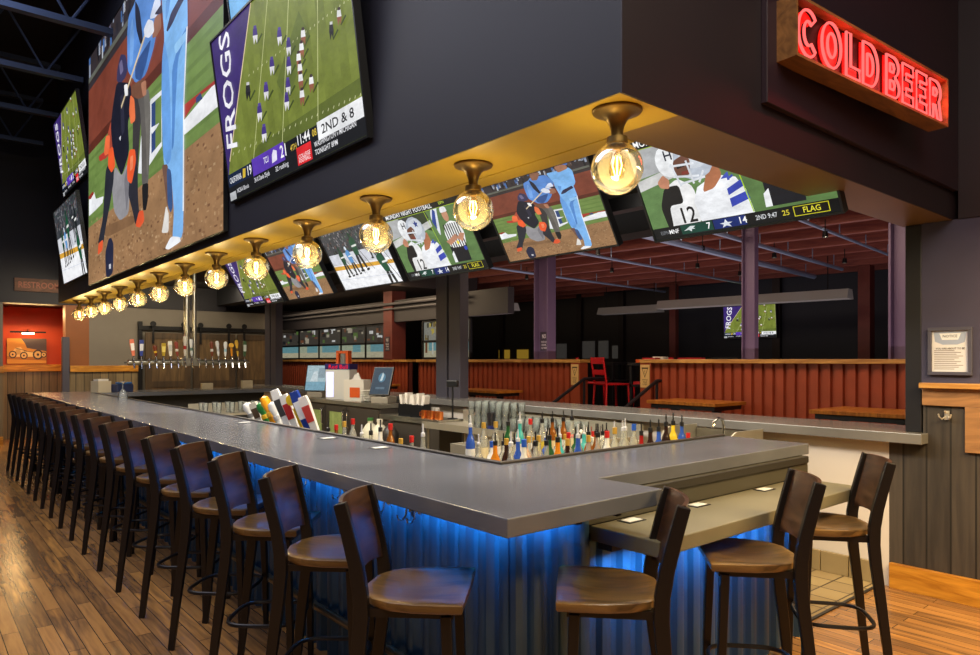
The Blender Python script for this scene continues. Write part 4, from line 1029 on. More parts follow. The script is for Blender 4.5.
# ---------------------------------------------------------------- tap tower over the far bar
tt = empty('beer_tap_tower', (3.30,11.0,1.07), 0, 'steel beer tap rail hung on twin pipes behind the far bar', 'tap tower')
m = MB(); m.tube([(-.05,0,.50),(-.05,0,2.02)],.042,14); m.build('pipe', STAIN, tt, smooth=True)
m = MB(); m.tube([(.06,0,.50),(.06,0,2.02)],.03,14); m.build('pipe', STAIN, tt, smooth=True)
m = MB(); m.tube([(-.86,0,.455),(.86,0,.455)],.042,14); m.build('rail', STAIN, tt, smooth=True)
m = MB(); m.box(-.14,.14,-.05,.05,.40,.52); m.build('manifold', STAIN, tt, bevel=.008)
for k in range(17):
    x = -.80+k*.1
    m = MB(); m.tube([(x,-.03,.46),(x,-.075,.465),(x,-.11,.44),(x,-.125,.37)],.012,8); m.lathe([(.016,0),(.018,.02),(.012,.05)],10,c=(x,-.075,.47)); m.build('faucet', CHROME, tt, smooth=True)
m = MB()
for s in (-1,1): m.lathe([(.05,-.01),(.05,.01)],14,c=(s*.86,0,.455))
m.build('end_cap', STAIN, tt)
hc = [((226,120,90),(245,240,235)),((40,60,150),(230,230,235)),None,((120,50,30),(220,180,60)),((190,160,40),(240,220,120)),((235,232,224),(200,200,196)),((150,70,60),(230,225,215)),((214,208,200),(170,40,40)),((222,224,226),(90,120,110)),None,None,((120,60,40),(225,225,220)),((226,228,230),(190,194,200)),((235,238,240),(160,200,220)),((232,150,24),(245,190,70)),((214,170,60),(90,60,20)),((60,90,60),(200,205,200)),]
def tap_handle(loc, c1, c2, h, wd, lean, lab, group, kind=0, tiltx=0.0):
    t = empty('beer_tap', loc, 0, lab, 'beer tap', group); t.rotation_euler = (tiltx, lean, 0)
    m = MB(); m.lathe([(.008,0),(.011,.01),(.009,.03)],10); m.build('ferrule', CHROME, t, smooth=True)
    A = mat('tap_%d_%d_%d'%c1, L(*c1), .35); B = mat('tap_%d_%d_%d'%c2, L(*c2), .35)
    m = MB()
    if kind == 0: m.prism([(-wd*.3,.03),(wd*.3,.03),(wd*.5,h*.8),(wd*.42,h),(-wd*.42,h),(-wd*.5,h*.8)],-.013,.013)
    elif kind == 1: m.lathe([(.010,.03),(wd*.35,h*.3),(wd*.30,h*.55),(wd*.5,h*.8),(wd*.4,h*.95),(.004,h)],14)
    elif kind == 2: m.prism([(-wd*.18,.03),(wd*.18,.03),(wd*.22,h*.62),(-wd*.22,h*.62)],-.011,.011)
    if kind in (0,2): m.v = [(x,-z,y) for x,y,z in m.v]
    m.build('grip', A, t, smooth=(kind==1), bevel=0 if kind==1 else .003)
    m = MB()
    if kind == 0: m.prism([(-wd*.36,h*.40),(wd*.36,h*.40),(wd*.40,h*.78),(-wd*.40,h*.78)],.0132,.0155); m.v = [(x,-z,y) for x,y,z in m.v]
    elif kind == 1: m.lathe([(wd*.32,h*.38),(wd*.37,h*.40),(wd*.37,h*.52),(wd*.32,h*.54)],14)
    elif kind == 2:
        m.prism([(wd*.6*math.cos(2*PI*q/18), h*.80+wd*.6*math.sin(2*PI*q/18)) for q in range(18)],-.015,.015); m.v = [(x,-z,y) for x,y,z in m.v]
    m.build('badge', B, t)
    return t
idx = 0
side = {True:'left',False:'right'}
nl = sum(1 for k,c in enumerate(hc) if c and k < 9); cnt = {True:0,False:0}
for k, c in enumerate(hc):
    if not c: continue
    lf = k < 9; q = cnt[lf]; cnt[lf] += 1
    hgt = (.27,.26,0,.19,.22,.25,.25,.34,.29,0,0,.26,.27,.26,.25,.29,.27)[k] if k < 17 else .26
    tap_handle((3.30-.80+k*.1,11.0-.075,1.07+.52), c[0], c[1], hgt, .06, ((k*5)%3-1)*.06-.05, 'tall tap handle on the hanging rail, %s of its %s half' % (ORD[q], side[lf]), 'tap handles on the hanging rail', (0,0,0,1,0,0,1,1,1,0,0,1,1,1,2,1,0)[k])
# near cluster on a low tap box inside the long bar run
tb = empty('tap_box', (2.40,5.3,.80), 0, 'low stainless tap box inside the long bar run', 'tap box')
m = MB(); m.box(-.10,.12,-.75,.75,.0,.17); m.build('housing', STAIN, tb, bevel=.01)
for k in range(11):
    m = MB(); y = -.68+k*.135; m.tube([(-.10,y,.12),(-.15,y,.12),(-.17,y,.07)],.011,8); m.build('faucet', CHROME, tb, smooth=True)
near = [(5.98,(226,226,224),(120,120,118),.24,1),(5.82,(216,210,196),(90,70,50),.25,0),(5.66,(40,130,60),(230,190,40),.26,1),(5.52,(238,160,22),(246,190,60),.33,1),(5.40,(232,232,230),(190,190,190),.28,1),(5.24,(236,236,234),(60,60,60),.40,0),(5.10,(228,228,226),(180,36,34),.36,0),(4.98,(236,196,30),(240,200,40),.40,2),(4.88,(34,62,150),(236,236,236),.40,0),(4.76,(232,226,220),(190,60,50),.36,0)]
nm_ = ['grey ridged','cream','green','orange teardrop','white ridged','white flag-shaped','white and red','yellow round-topped','blue and white','white and red slab']
for k,(y,c1,c2,h,kd) in enumerate(near):
    tap_handle((2.34,y,.981), c1, c2, h*.92, .085 if kd != 2 else .07, 0, nm_[k]+' tap handle in the row along the long bar', 'tap handles on the low tap box', kd, R(10))
for o in [o for o in col.objects if o.name.startswith('beer_tap') and o.get('group') == 'tap handles on the low tap box']:
    o.rotation_euler = (R(8),R(-20),R(-62))
# ---------------------------------------------------------------- back counters along the ledge
CAB = mat('brown_grey_cabinet', L(70,64,58), .45, .2)
bc = empty('back_cabinet', (4.70,7.85,0), 0, 'back cabinet with glass cooler doors under the order screens', 'cabinet')
m = MB(); m.box(.03,.36,0,2.45,.08,.93); m.box(.05,.36,0,2.45,0,.08); m.build('carcass', CAB, bc)
m = MB(); m.box(0,.37,-.02,2.47,.93,.985); m.build('worktop', STAIN, bc, bevel=.004)
m = MB(); m.box(.008,.03,.03,.86,.12,.90); d = m.build('door', CAB, bc, bevel=.004)
m = MB(); m.tube([(-.0,.80,.62),(-.03,.80,.64),(-.03,.80,.84),(-.0,.80,.86)],.009,8); m.build('handle', CHROME, d, smooth=True)
for k,(y0,y1) in enumerate(((.90,1.50),(1.54,2.10))):
    m = MB(); m.box(.008,.03,y0,y0+.09,.12,.90); m.box(.008,.03,y1-.09,y1,.12,.90); m.box(.008,.03,y0+.09,y1-.09,.12,.2); m.box(.008,.03,y0+.09,y1-.09,.82,.90); d = m.build('door', CAB, bc)
    m = MB(); m.box(.012,.018,y0+.09,y1-.09,.2,.82); m.build('pane', glassy('cooler_glass',(.9,.95,.9,1),0.25), d)
    m = MB(); m.box(.02,.0295,y0+.092,y1-.092,.2,.82); m.build('lit_inside', mat('cooler_inside', L(150,150,96), .5, emit=L(190,190,110), estr=.45, noise=.3, nscale=14), bc)
    m = MB(); m.tube([(-.0,y0+.03,.62),(-.03,y0+.03,.64),(-.03,y0+.03,.84),(-.0,y0+.03,.86)],.009,8); m.build('handle', CHROME, d, smooth=True)
lc = empty('low_back_counter', (4.70,6.55,0), 0, 'low dark back counter with steel top, right of the cooler cabinet', 'counter')
m = MB(); m.box(.03,.36,0,1.26,0,.80); m.build('carcass', CAB, lc)
m = MB(); m.box(0,.37,-.02,1.28,.80,.86); m.build('worktop', STAIN, lc, bevel=.004)
db = empty('drainboard', (4.45,3.9,0), 0, 'stainless drainboard with glasses under the back ledge', 'drainboard')
m = MB(); m.box(0,.62,0,2.6,.80,.84); m.box(.59,.62,0,2.6,.84,.98); m.box(0,.02,0,2.6,.84,.87); m.build('top', STAINL, db)
m = MB(); 
for (x,y) in ((.05,.05),(.57,.05),(.05,2.55),(.57,2.55)): m.tube([(x,y,0),(x,y,.80)],.018,8)
m.build('leg_frame', STAIN, db)
m = MB(); m.box(.06,.56,.05,.42,.8401,.846); m.build('dark_mat', BLKSTEEL, db)
# speed wells inside the short end and the near part of the long run
UP = .03
sw = empty('speed_well', (2.30,2.56,UP), 0, 'stainless bottle well along the inside of the short bar end', 'bottle well')
m = MB(); m.box(0,1.72,0,.62,.78,.80); m.box(0,1.72,.60,.62,.80,.98); m.box(0,.02,.02,.60,.80,.88); m.box(1.70,1.72,.02,.60,.80,.88); m.box(0,1.72,0,.02,.80,.86); m.build('tray', STAINL, sw)
m = MB(); 
for (x,y) in ((.04,.04),(1.71,.04),(.04,.58),(1.71,.58)): m.tube([(x,y,-UP),(x,y,.78)],.018,8)
m.build('leg_frame', STAIN, sw)
ib = empty('ice_bin', (3.0,3.42,0), 0, 'stainless ice bin with dark open well behind the bottles', 'ice bin')
m = MB(); m.box(0,1.0,0,.02,.1,.96); m.box(0,1.0,.58,.6,.1,.96); m.box(0,.02,.02,.58,.1,.96); m.box(.98,1.0,.02,.58,.1,.96); m.box(.02,.98,.02,.58,.1,.14); m.build('box', STAINL, ib)
m = MB(); m.box(.02,.98,.02,.58,.70,.72); m.build('dark_well', BLKSTEEL, ib)
m = MB()
for (x,y) in ((.05,.05),(.95,.05),(.05,.55),(.95,.55)): m.tube([(x,y,0),(x,y,.1)],.02,8)
m.build('foot', STAIN, ib)
hs = empty('hand_sink', (4.55,2.75,0), 0, 'stainless hand sink with side splashes and tall tap at the bar end', 'sink')
m = MB(); m.box(0,.5,0,.02,.72,.9); m.box(0,.5,.58,.6,.72,.9); m.box(0,.02,.02,.58,.72,.9); m.box(.48,.5,.02,.58,.72,1.0); m.box(.02,.48,.02,.58,.72,.74); m.build('basin', STAIN, hs)
for y in (0.0,.585):
    m = MB(); m.prism([(0.02,.9),(.5,.9),(.5,1.03),(.12,1.03),(.05,1.0)],0,.012); m.v = [(x,y+z,zz) for x,zz,z in m.v]; m.build('side_splash', STAINL, hs)
m = MB(); m.tube([(.44,.3,.9),(.44,.3,1.04),(.42,.3,1.09),(.36,.3,1.10),(.30,.3,1.07),(.29,.3,1.03)],.012,10); m.build('tap', CHROME, hs, smooth=True)
m = MB(); m.tube([(.25,.3,.72),(.25,.3,.0)],.03,10); m.build('waste_pipe', CHROME, hs)

# ---------------------------------------------------------------- bottles
CLEARB = glassy('clear_bottle', (.93,.95,.90,1), 1.0, .03, .28, (.86,.84,.72,1))
def bmat(n, c): return mat('bottle_'+n, L(*c), .12, 0, spec=.6)
BM = {'clear':CLEARB,'green':bmat('green',(34,84,44)),'amber':bmat('amber',(132,74,22)),'dark':bmat('dark',(44,26,20)),'blue':bmat('blue',(48,84,170)),'red':bmat('red',(150,26,24)),'teal':bmat('teal',(70,176,170)),'orange':bmat('orange',(214,128,28)),'yellow':bmat('yellow',(222,190,52)),'white':bmat('white',(226,224,214))}
LABM = {k: mat('label_'+k, L(*c), .5) for k,c in {'white':(232,230,222),'cream':(224,206,160),'black':(30,30,32),'red':(180,36,34),'blue':(44,74,170),'green':(50,116,70),'yellow':(226,196,60),'orange':(220,120,40)}.items()}
CAPM = {k: mat('cap_'+k, L(*c), .4) for k,c in {'black':(26,26,28),'red':(196,34,30),'chrome':(200,200,204),'gold':(190,150,60),'white':(230,230,228),'blue':(40,90,190)}.items()}
_bp = {}
def bottle(loc, kind, glass, label, cap, lab, group, s=1.0):
    key = (kind,glass,label,cap)
    if key not in _bp:
        t = empty('bottle', (0,0,0))
        prof = {'round':[(.0005,0),(.036,0),(.038,.01),(.038,.165),(.033,.19),(.016,.225),(.014,.29)],
                'tall':[(.0005,0),(.033,0),(.035,.01),(.035,.20),(.026,.235),(.014,.26),(.0135,.315)],
                'squat':[(.0005,0),(.044,0),(.047,.012),(.046,.12),(.034,.155),(.016,.18),(.015,.235)],
                'square':[(.0005,0),(.040,0),(.042,.01),(.042,.17),(.036,.185),(.015,.20),(.014,.26)]}[kind]
        m = MB(); m.lathe(prof, 4 if kind=='square' else 16, cap=False)
        if kind == 'square':
            m.v = [(x*math.cos(PI/4)-y*math.sin(PI/4), x*math.sin(PI/4)+y*math.cos(PI/4), z) for x,y,z in m.v]
        m.build('glass', BM[glass], t, smooth=True, ang=40)
        r = prof[3][0]+.0008; h = prof[3][1]
        m = MB(); m.lathe([(r,h*.28),(r,h*.86)], 4 if kind=='square' else 16, cap=False)
        if kind == 'square': m.v = [(x*math.cos(PI/4)-y*math.sin(PI/4), x*math.sin(PI/4)+y*math.cos(PI/4), z) for x,y,z in m.v]
        m.build('label', LABM[label], t, smooth=True, ang=40)
        z = prof[-1][1]
        m = MB()
        if cap == 'chrome': m.lathe([(.015,z-.012),(.015,z+.008),(.007,z+.012),(.005,z+.05),(.004,z+.062)],10)
        elif cap == 'black': m.lathe([(.016,z-.02),(.016,z+.006),(.006,z+.010),(.005,z+.055)],10)
        else: m.lathe([(.0165,z-.025),(.0165,z+.012)],12)
        m.build('pourer' if cap in ('chrome','black') else 'cap', CAPM[cap], t, smooth=True)
        _bp[key] = t; o = t
    else: o = copy_tree(_bp[key])
    o.location = loc; o.scale = (s*.84,s*.84,s)
    return tag(o, lab, 'bottle', group)
rb = random.Random(21)
kinds = ['round','tall','squat','square']; combos = [('clear','white','chrome'),('clear','cream','black'),('amber','cream','black'),('clear','white','red'),('green','white','black'),('clear','cream','gold'),('dark','cream','gold'),('clear','white','black'),('white','white','blue'),('clear','black','chrome'),('amber','white','black'),('clear','yellow','black'),('teal','white','chrome'),('clear','white','gold'),('blue','white','chrome'),('orange','cream','black'),('clear','red','black')]
i = 0
rows = [('front well row', [(2.36+k*.0815, 2.64, .842) for k in range(20)]),
        ('second well row', [(2.37+k*.080, 2.78, .870) for k in range(14)]),
        ('third well row', [(2.36+k*.083, 2.90, .895) for k in range(13)]),
        ('back well row', [(2.40+k*.09, 3.02, .915) for k in range(10)])]
m = MB(); m.box(2.325,3.98,2.585,2.718,.8302,.8415); o = m.build('bottle_mat', mat('dark_rubber')); tag(o, 'thin dark rubber mat under the front row of bottles in the well', 'mat')
for (y0_,y1_,z_,nm_) in ((2.72,2.838,.870,'lowest'),(2.842,2.958,.895,'middle'),(2.962,3.10,.915,'highest')):
    m = MB(); m.box(2.325,3.98,y0_,y1_,.8302,z_-.0005); o = m.build('bottle_step', STAINL); tag(o, nm_+' stainless step of the bottle well under its bottles', 'bottle step')
right = [('clear','cream','black','round'),('white','white','red','round'),('clear','white','gold','tall'),('clear','white','chrome','tall'),('clear','blue','blue','tall'),('red','red','black','round'),('dark','white','black','round'),('blue','black','black','round'),('dark','black','black','tall'),('yellow','yellow','black','tall'),('blue','orange','black','tall'),('red','red','red','squat')]
for rname, pts in rows:
    for k, p in enumerate(pts):
        g, lb, cp = combos[(i*5+k*3)%len(combos)]; kd = kinds[(i*7+k)%4]
        if rname.startswith('front') and k >= 8: g, lb, cp, kd = right[k-8]
        bottle((p[0]+rb.uniform(-.006,.006), p[1]+rb.uniform(-.006,.006), p[2]), kd, g, lb, cp, '%s bottle, %s label, %s from left in the %s' % (g, lb, ORD[k], rname), 'bottles in the well', rb.uniform(.95,1.04) if rname[0]=='f' else .9)
        i += 1
# speed rail along the inside of the long run
sr = empty('speed_rail', (0,0,UP), 0, 'narrow steel bottle rail along the inside of the long run', 'bottle rail'); m = MB(); m.box(2.24,2.33,3.25,4.53,.80,.812); m.box(2.322,2.33,3.25,4.53,.812,.87); m.box(2.175,2.24,3.25,4.53,.80,.812); m.build('tray', STAIN, sr)
m = MB(); m.box(2.165,2.175,3.25,4.53,.45,.92); m.build('back_plate', STAIN, sr)
m = MB()
for y in (3.3,3.9,4.48): m.tube([(2.19,y,-UP),(2.19,y,.80)],.016,8)
m.build('leg', STAIN, sr)
for k in range(11):
    g, lb, cp = (('clear','white','chrome'),('clear','red','red'),('clear','cream','gold'),('amber','cream','red'),('white','white','black'),('clear','white','black'))[k%6]
    bottle((2.275, 3.31+k*.117, .8425), kinds[(k*3)%4], g, lb, cp, '%s bottle, %s label, %s along the rail inside the long run' % (g, lb, ORD[k]), 'bottles in the speed rail', 1.0)
# squeeze bottles and jugs farther along the inside of the long run
# ---------------------------------------------------------------- glasses
PINT = glassy('pint_glass', (.94,.96,.95,1), 1.3, .03, .14, (.85,.9,.9,1))
m = MB(); m.lathe([(.0005,0),(.028,0),(.030,.006),(.042,.145),(.040,.145),(.029,.012),(.0005,.012)],14,cap=False); pg = m.build('pint_glass', PINT, smooth=True)
k = 0
for row in range(4):
    for c in range(13):
        o = pg if k == 0 else pg.copy()
        if k: col.objects.link(o)
        st = c >= 7 and row < 3
        if row == 0 and c == 9: continue
        o.location = (4.53+row*.105, 4.40+c*.108, .8405)
        tag(o, 'clear pint glass on the drainboard, %s row from front, %s from sink end' % (ORD[row], ORD[c]), 'glass', 'pint glasses on the drainboard'); k += 1
        if st:
            o2 = pg.copy(); col.objects.link(o2); o2.location = (4.53+row*.105, 4.40+c*.108, .8405+.146)
            tag(o2, 'clear pint glass stacked on another, %s row from front, %s from sink end' % (ORD[row], ORD[c]), 'glass', 'stacked pint glasses on the drainboard')
t = empty('shaker_tin', (4.525,5.372,.8405), 0, 'tall dark steel shaker tin at the front of the pint glasses', 'shaker')
m = MB(); m.lathe([(.0005,0),(.034,0),(.036,.01),(.047,.19),(.045,.19),(.034,.015)],18,cap=False); m.build('cup', mat('dark_tin', L(110,108,118), .25, .9), t, smooth=True)
m = MB(); m.lathe([(.0365,.01),(.0405,.06)],18,cap=False); m.build('blue_band', mat('tin_blue', L(40,50,110), .4), t, smooth=True)
# soda guns
def soda(x, y, z, rz, lab):
    t = empty('soda_gun', (x,y,z), rz, lab, 'soda gun')
    m = MB(); m.tube([(0,0,.0),(.02,0,.10),(.06,0,.17),(.14,0,.20)],.013,10); m.build('hose', mat('white_hose', L(222,216,200), .5), t, smooth=True)
    m = MB(); m.tube([(.14,0,.20),(.18,0,.212),(.26,0,.226)],[.02,.028,.024],10); m.build('handle', mat('red_handle', L(206,48,26), .4), t, smooth=True)
    m = MB(); m.tube([(.26,0,.226),(.30,0,.234)],[.016,.013],10); m.build('nozzle', BLKSTEEL, t, smooth=True)
    return t
soda(3.10,3.21,.83,R(-25),'red handled soda gun on a white hose above the bottles')
m = MB(); m.tube([(0,0,0),(0,0,.12),(.02,.0,.2),(.06,0,.25),(.10,0,.22)],.012,10); o = m.build('white_hose', mat('white_hose'), smooth=True, loc=(3.45,3.22,.83)); tag(o, 'white bent hose standing between the bottles right of the soda gun', 'hose')
cl = empty('garnish_caddy', (3.66,3.24,.83), 0, 'white garnish caddy behind the bottles', 'caddy')
m = MB(); m.box(-.09,.09,-.05,.05,0,.20); m.build('tray', mat('white_plastic'), cl, bevel=.01)
m = MB()
for q in range(4): m.tube([(-.07+q*.045,0,.20),(-.075+q*.05,.0,.27)],.005,6)
m.build('tongs', CHROME, cl)

# ---------------------------------------------------------------- things on the back counters
def tablet(x, y, z, yaw, lean, scr, lab, w=.26, h=.36):
    t = empty('order_screen', (x,y,z), yaw, lab, 'point of sale screen')
    m = MB(); m.box(-.13,.13,-.12,.12,0,.09); m.build('base', mat('pale_beige', L(150,142,128), .5), t, bevel=.01)
    m = MB(); m.tube([(0,-.02,.09),(0,.0,.16),(0,.0,.24)],.03,10); m.build('stand', BLACKPL, t)
    s = empty('tilt', (0,0,0)); bpy.data.objects.remove(s)
    M = Matrix.Translation((0,-.06,.30)) @ Matrix.Rotation(-lean,4,'X')
    m = MB(); m.M = M; m.box(-w/2,w/2,0,.03,-h/2,h/2); b = m.build('bezel', BLACKPL, t, bevel=.006)
    a = Art(); 
    if scr == 'dark':
        a.r(0,0,1,1,(30,62,86)); a.ell(.5,.62,.2,.18,(74,130,160)); a.p([(.42,.5),(.5,.82),(.6,.72),(.54,.5)],(206,226,232),True); a.r(.25,.18,.75,.26,(80,110,130))
    else:
        a.r(0,0,1,1,(180,206,214)); a.r(0,0,1,.35,(132,176,196)); a.p([(.2,.35),(.35,.75),(.55,.8),(.6,.35)],(216,230,234),True); a.r(.6,.5,.95,.9,(150,170,180))
    mb = a.mesh(w-.03,h-.03,0,.0001); mb.M = M @ Matrix(((1,0,0,0),(0,0,-1,-.001),(0,1,0,0),(0,0,0,1))); mb.v = [tuple(mb.M @ Vector(p)) for p in mb.v]
    mb.build('screen', vcol('order_screen_picture', .8), b)
    return t
tablet(4.88,8.02,.985,R(-62),R(22),'dark','black tilted order screen with a blue logo on the back cabinet',.30,.40)
tablet(4.88,9.95,.985,R(-55),R(14),'light','pale blue lit order screen at the left end of the back cabinet',.36,.42)
fr = empty('drinks_fridge', (4.88,9.2,.985), R(-60), 'small white drinks fridge with a lit side and red lettering', 'mini fridge')
m = MB(); m.box(-.20,.20,-.11,.11,0,.44); m.build('body', mat('white_fridge', L(206,204,198), .4), fr, bevel=.01)
m = MB(); m.box(-.18,-.06,-.116,-.11,.04,.40); m.build('lit_window', mat('fridge_lit', L(200,205,240), .3, emit=L(200,205,255), estr=.9), fr)
m = MB(); m.box(-.205,.205,-.115,.115,.44,.52); m.build('header', mat('fridge_navy', L(40,36,96), .4), fr)
vs, fs, w_ = text_mesh('Red Bull'); m = MB(); m.add([(-.14+x*.32/w_, -.1165, .452+y*.055) for x, y in vs], fs); m.build('lettering', mat('fridge_red', L(216,20,60), .4, emit=L(216,20,60), estr=.3), fr)
sp = empty('orange_speaker', (4.90,9.16,1.5055), R(-60), 'orange boxed grey canister on top of the drinks fridge', 'canister')
m = MB(); m.box(-.10,.10,-.05,.05,.15,.19); m.box(-.10,-.06,-.05,.05,0,.15); m.box(.06,.10,-.05,.05,0,.15); m.build('case', mat('orange_case', L(206,84,24), .5), sp)
m = MB(); m.lathe([(.0005,0),(.052,0),(.052,.15),(.0005,.15)],16,cap=False); m.build('canister', mat('grey_can', L(120,116,108), .5), sp, smooth=True)
bx = empty('paper_box', (4.82,8.72,.985), R(-60), 'open white paper box with orange panel in front of the fridge', 'box')
m = MB(); m.box(-.16,.16,-.006,.0,0,.30); m.box(-.16,.16,.19,.196,0,.30); m.box(-.16,-.154,0,.19,0,.30); m.box(.154,.16,0,.19,0,.30); m.box(-.154,.154,0,.19,0,.01); m.build('carton', mat('white_card', L(214,208,196), .6), bx)
m = MB(); m.box(-.06,.10,-.012,-.007,.05,.19); m.build('orange_panel', mat('orange_case'), bx)
m = MB(); m.prism([(-.12,.20),(.10,.20),(.02,.40),(-.04,.36)],.08,.10); m.v = [(x,z,y) for x,y,z in m.v]; m.build('paper_sheet', mat('white_paper', L(226,220,212), .6), bx)
for k in range(7):
    t = MB(); t.lathe([(.0005,0),(.06,0),(.11,.018),(.108,.022),(.058,.006),(.0005,.006)],20,cap=False)
    o = t.build('plate', mat('white_china', L(226,222,210), .3), smooth=True, loc=(4.88,8.42,.985+k*.023)); tag(o, 'white plate in the stack beside the order screen, %s from the bottom' % ORD[k], 'plate', 'stack of white plates')
# napkin caddies, straws, cups on the low counter
for k,(y,lab) in enumerate(((7.36,'black napkin caddy with white straws, left one on the low counter'),(7.10,'black napkin caddy with white straws, right one on the low counter'))):
    t = empty('napkin_caddy', (4.84,y,.8602), R(-75), lab, 'caddy')
    m = MB(); m.box(-.11,.11,-.07,-.062,0,.15); m.box(-.11,.11,.062,.07,0,.17); m.box(-.11,-.102,-.062,.062,0,.16); m.box(.102,.11,-.062,.062,0,.16); m.box(-.004,.004,-.062,.062,0,.16); m.box(-.102,.102,-.062,.062,0,.008); m.build('holder', BLACKPL, t)
    for q in range(3):
        m = MB(); m.M = Matrix.Translation((-.055+q*.052,0,.0)) @ Matrix.Rotation(R(-8+q*9),4,'Y'); m.box(-.022,.022,-.05,.05,.01,.27+.02*(q%2)); m.build('napkin_stack', mat('white_paper'), t)
for k in range(5):
    t = empty('copper_mug', (4.78+.02*(k%2),6.60+k*.082,.8605), R(180), 'copper mug in the row on the low counter, %s from the right' % ORD[k], 'mug', 'copper mugs on the low counter')
    m = MB(); m.lathe([(.0005,0),(.034,0),(.038,.01),(.037,.095),(.034,.095),(.034,.012)],18,cap=False); m.build('cup', mat('copper', L(226,130,66), .28, .85), t, smooth=True)
    m = MB(); m.tube([(.036,0,.08),(.062,0,.075),(.064,0,.035),(.036,0,.022)],.005,6); m.build('handle', mat('copper'), t, smooth=True)
for k in range(6):
    m = MB(); m.lathe([(.0005,0),(.026,0),(.036,.11),(.034,.11),(.025,.006)],14,cap=False); o = m.build('paper_cup', mat('white_paper'), smooth=True, loc=(5.02,7.00+k*.075,.8602)); tag(o, 'small white cup in the back row of the low counter, %s from the right' % ORD[k], 'cup', 'white cups on the low counter')
cr = empty('card_reader', (4.96,6.60,.8602), R(-60), 'black card reader on a thin stand beside the dark post', 'card reader')
m = MB(); m.lathe([(.06,0),(.06,.01),(.012,.015),(.010,.38)],14); m.build('stand', BLACKPL, cr)
m = MB(); m.box(-.07,.07,-.03,.03,.38,.46); m.build('reader', BLACKPL, cr, bevel=.01)
# jugs stored low beside the low counter
for k,(y,c,lab) in enumerate(((7.75,(214,210,190),'white jug with green lid under the order screen'),(7.52,(222,216,196),'white bag bundle beside the low counter'),(7.28,(40,36,34),'black pot beside the white jugs'))):
    t = empty('storage_jug', (4.52,y,.42), 0, lab, 'jug')
    m = MB(); m.lathe([(.0005,0),(.10,0),(.11,.02),(.11,.24),(.06,.32),(.035,.34),(.035,.38),(.0005,.38)],18,cap=False); m.build('body', mat('jug_%d'%k, L(*c), .4), t, smooth=True)
    m = MB(); m.lathe([(.04,.37),(.04,.405)],14); m.build('lid', mat('jug_lid_%d'%k, L(*((60,120,60),(220,214,196),(50,46,44))[k]), .4), t)
sh = empty('jug_shelf', (4.38,6.6,0), 0, 'low steel shelf in front of the low counter', 'shelf')
m = MB(); m.box(0,.30,0,1.5,.40,.42); m.build('board', STAIN, sh)
m = MB()
for x,y in ((.02,.05),(.28,.05),(.02,1.45),(.28,1.45)): m.tube([(x,y,0),(x,y,.40)],.014,8)
m.build('leg', STAIN, sh)
# far end of the bar: caddy, blue box, upturned stem glass, dispenser boxes
t = empty('menu_caddy', (2.28,11.95,1.0702), R(20), 'white menu caddy on the far end of the bar', 'caddy')
m = MB(); m.box(-.10,.10,-.10,-.09,0,.17); m.box(-.10,.10,.09,.10,0,.17); m.box(-.10,-.09,-.09,.09,0,.17); m.box(-.09,.09,-.09,.09,0,.01); m.build('holder', mat('cream_card', L(206,190,160), .5), t)
m = MB(); m.box(-.08,.08,-.06,.06,.012,.20); m.build('menus', mat('white_paper'), t)
t = empty('tissue_box', (2.56,11.90,1.0702), R(20), 'dark and blue box beside the menu caddy on the far bar end', 'box')
m = MB(); m.box(-.13,.13,-.09,.09,0,.12); m.build('carton', mat('navy_card', L(44,54,90), .5), t, bevel=.01)
m = MB(); m.box(-.08,.11,-.092,.05,.12,.15); m.build('top', mat('blue_card', L(60,110,180), .5), t, bevel=.01)
t = MB(); t.lathe([(.055,0),(.05,.07),(.03,.11),(.008,.13),(.007,.20),(.045,.215),(.045,.22)],18,cap=False); o = t.build('stem_glass', PINT, smooth=True, loc=(2.05,9.5,1.0705)); tag(o, 'upturned stem glass on the long bar top near the far end', 'glass')
for k,(x,y) in enumerate(((3.9,12.1),(4.6,12.15))):
    t = MB(); t.box(-.09,.09,-.05,.05,0,.10+.03*k); o = t.build('coaster_box', mat('cream_card'), bevel=.008, loc=(x,y,1.0702)); tag(o, ('cream coaster box on the far bar run below the tap rail','cream napkin box on the far bar run at its right end')[k], 'box')
# glass rack in the middle behind the far taps
gl = empty('glass_rack', (3.0,9.6,0), 0, 'low rack of upturned glasses inside the far part of the bar', 'rack')
m = MB(); m.box(0,1.5,0,.5,.80,.83); m.box(0,1.5,.48,.5,.83,.95); m.build('shelf', STAINL, gl)
m = MB()
for x,y in ((.04,.04),(1.46,.04),(.04,.46),(1.46,.46)): m.tube([(x,y,0),(x,y,.8)],.016,8)
m.build('leg', STAIN, gl)
for k in range(14):
    o = pg.copy(); col.objects.link(o); o.location = (3.1+(k%7)*.18,9.68+.16*(k//7),.8305); tag(o, 'clear glass on the inner rack, %s from the left in its %s row' % (ORD[k%7], ('front','rear')[k//7]), 'glass', 'glasses on the inner rack')

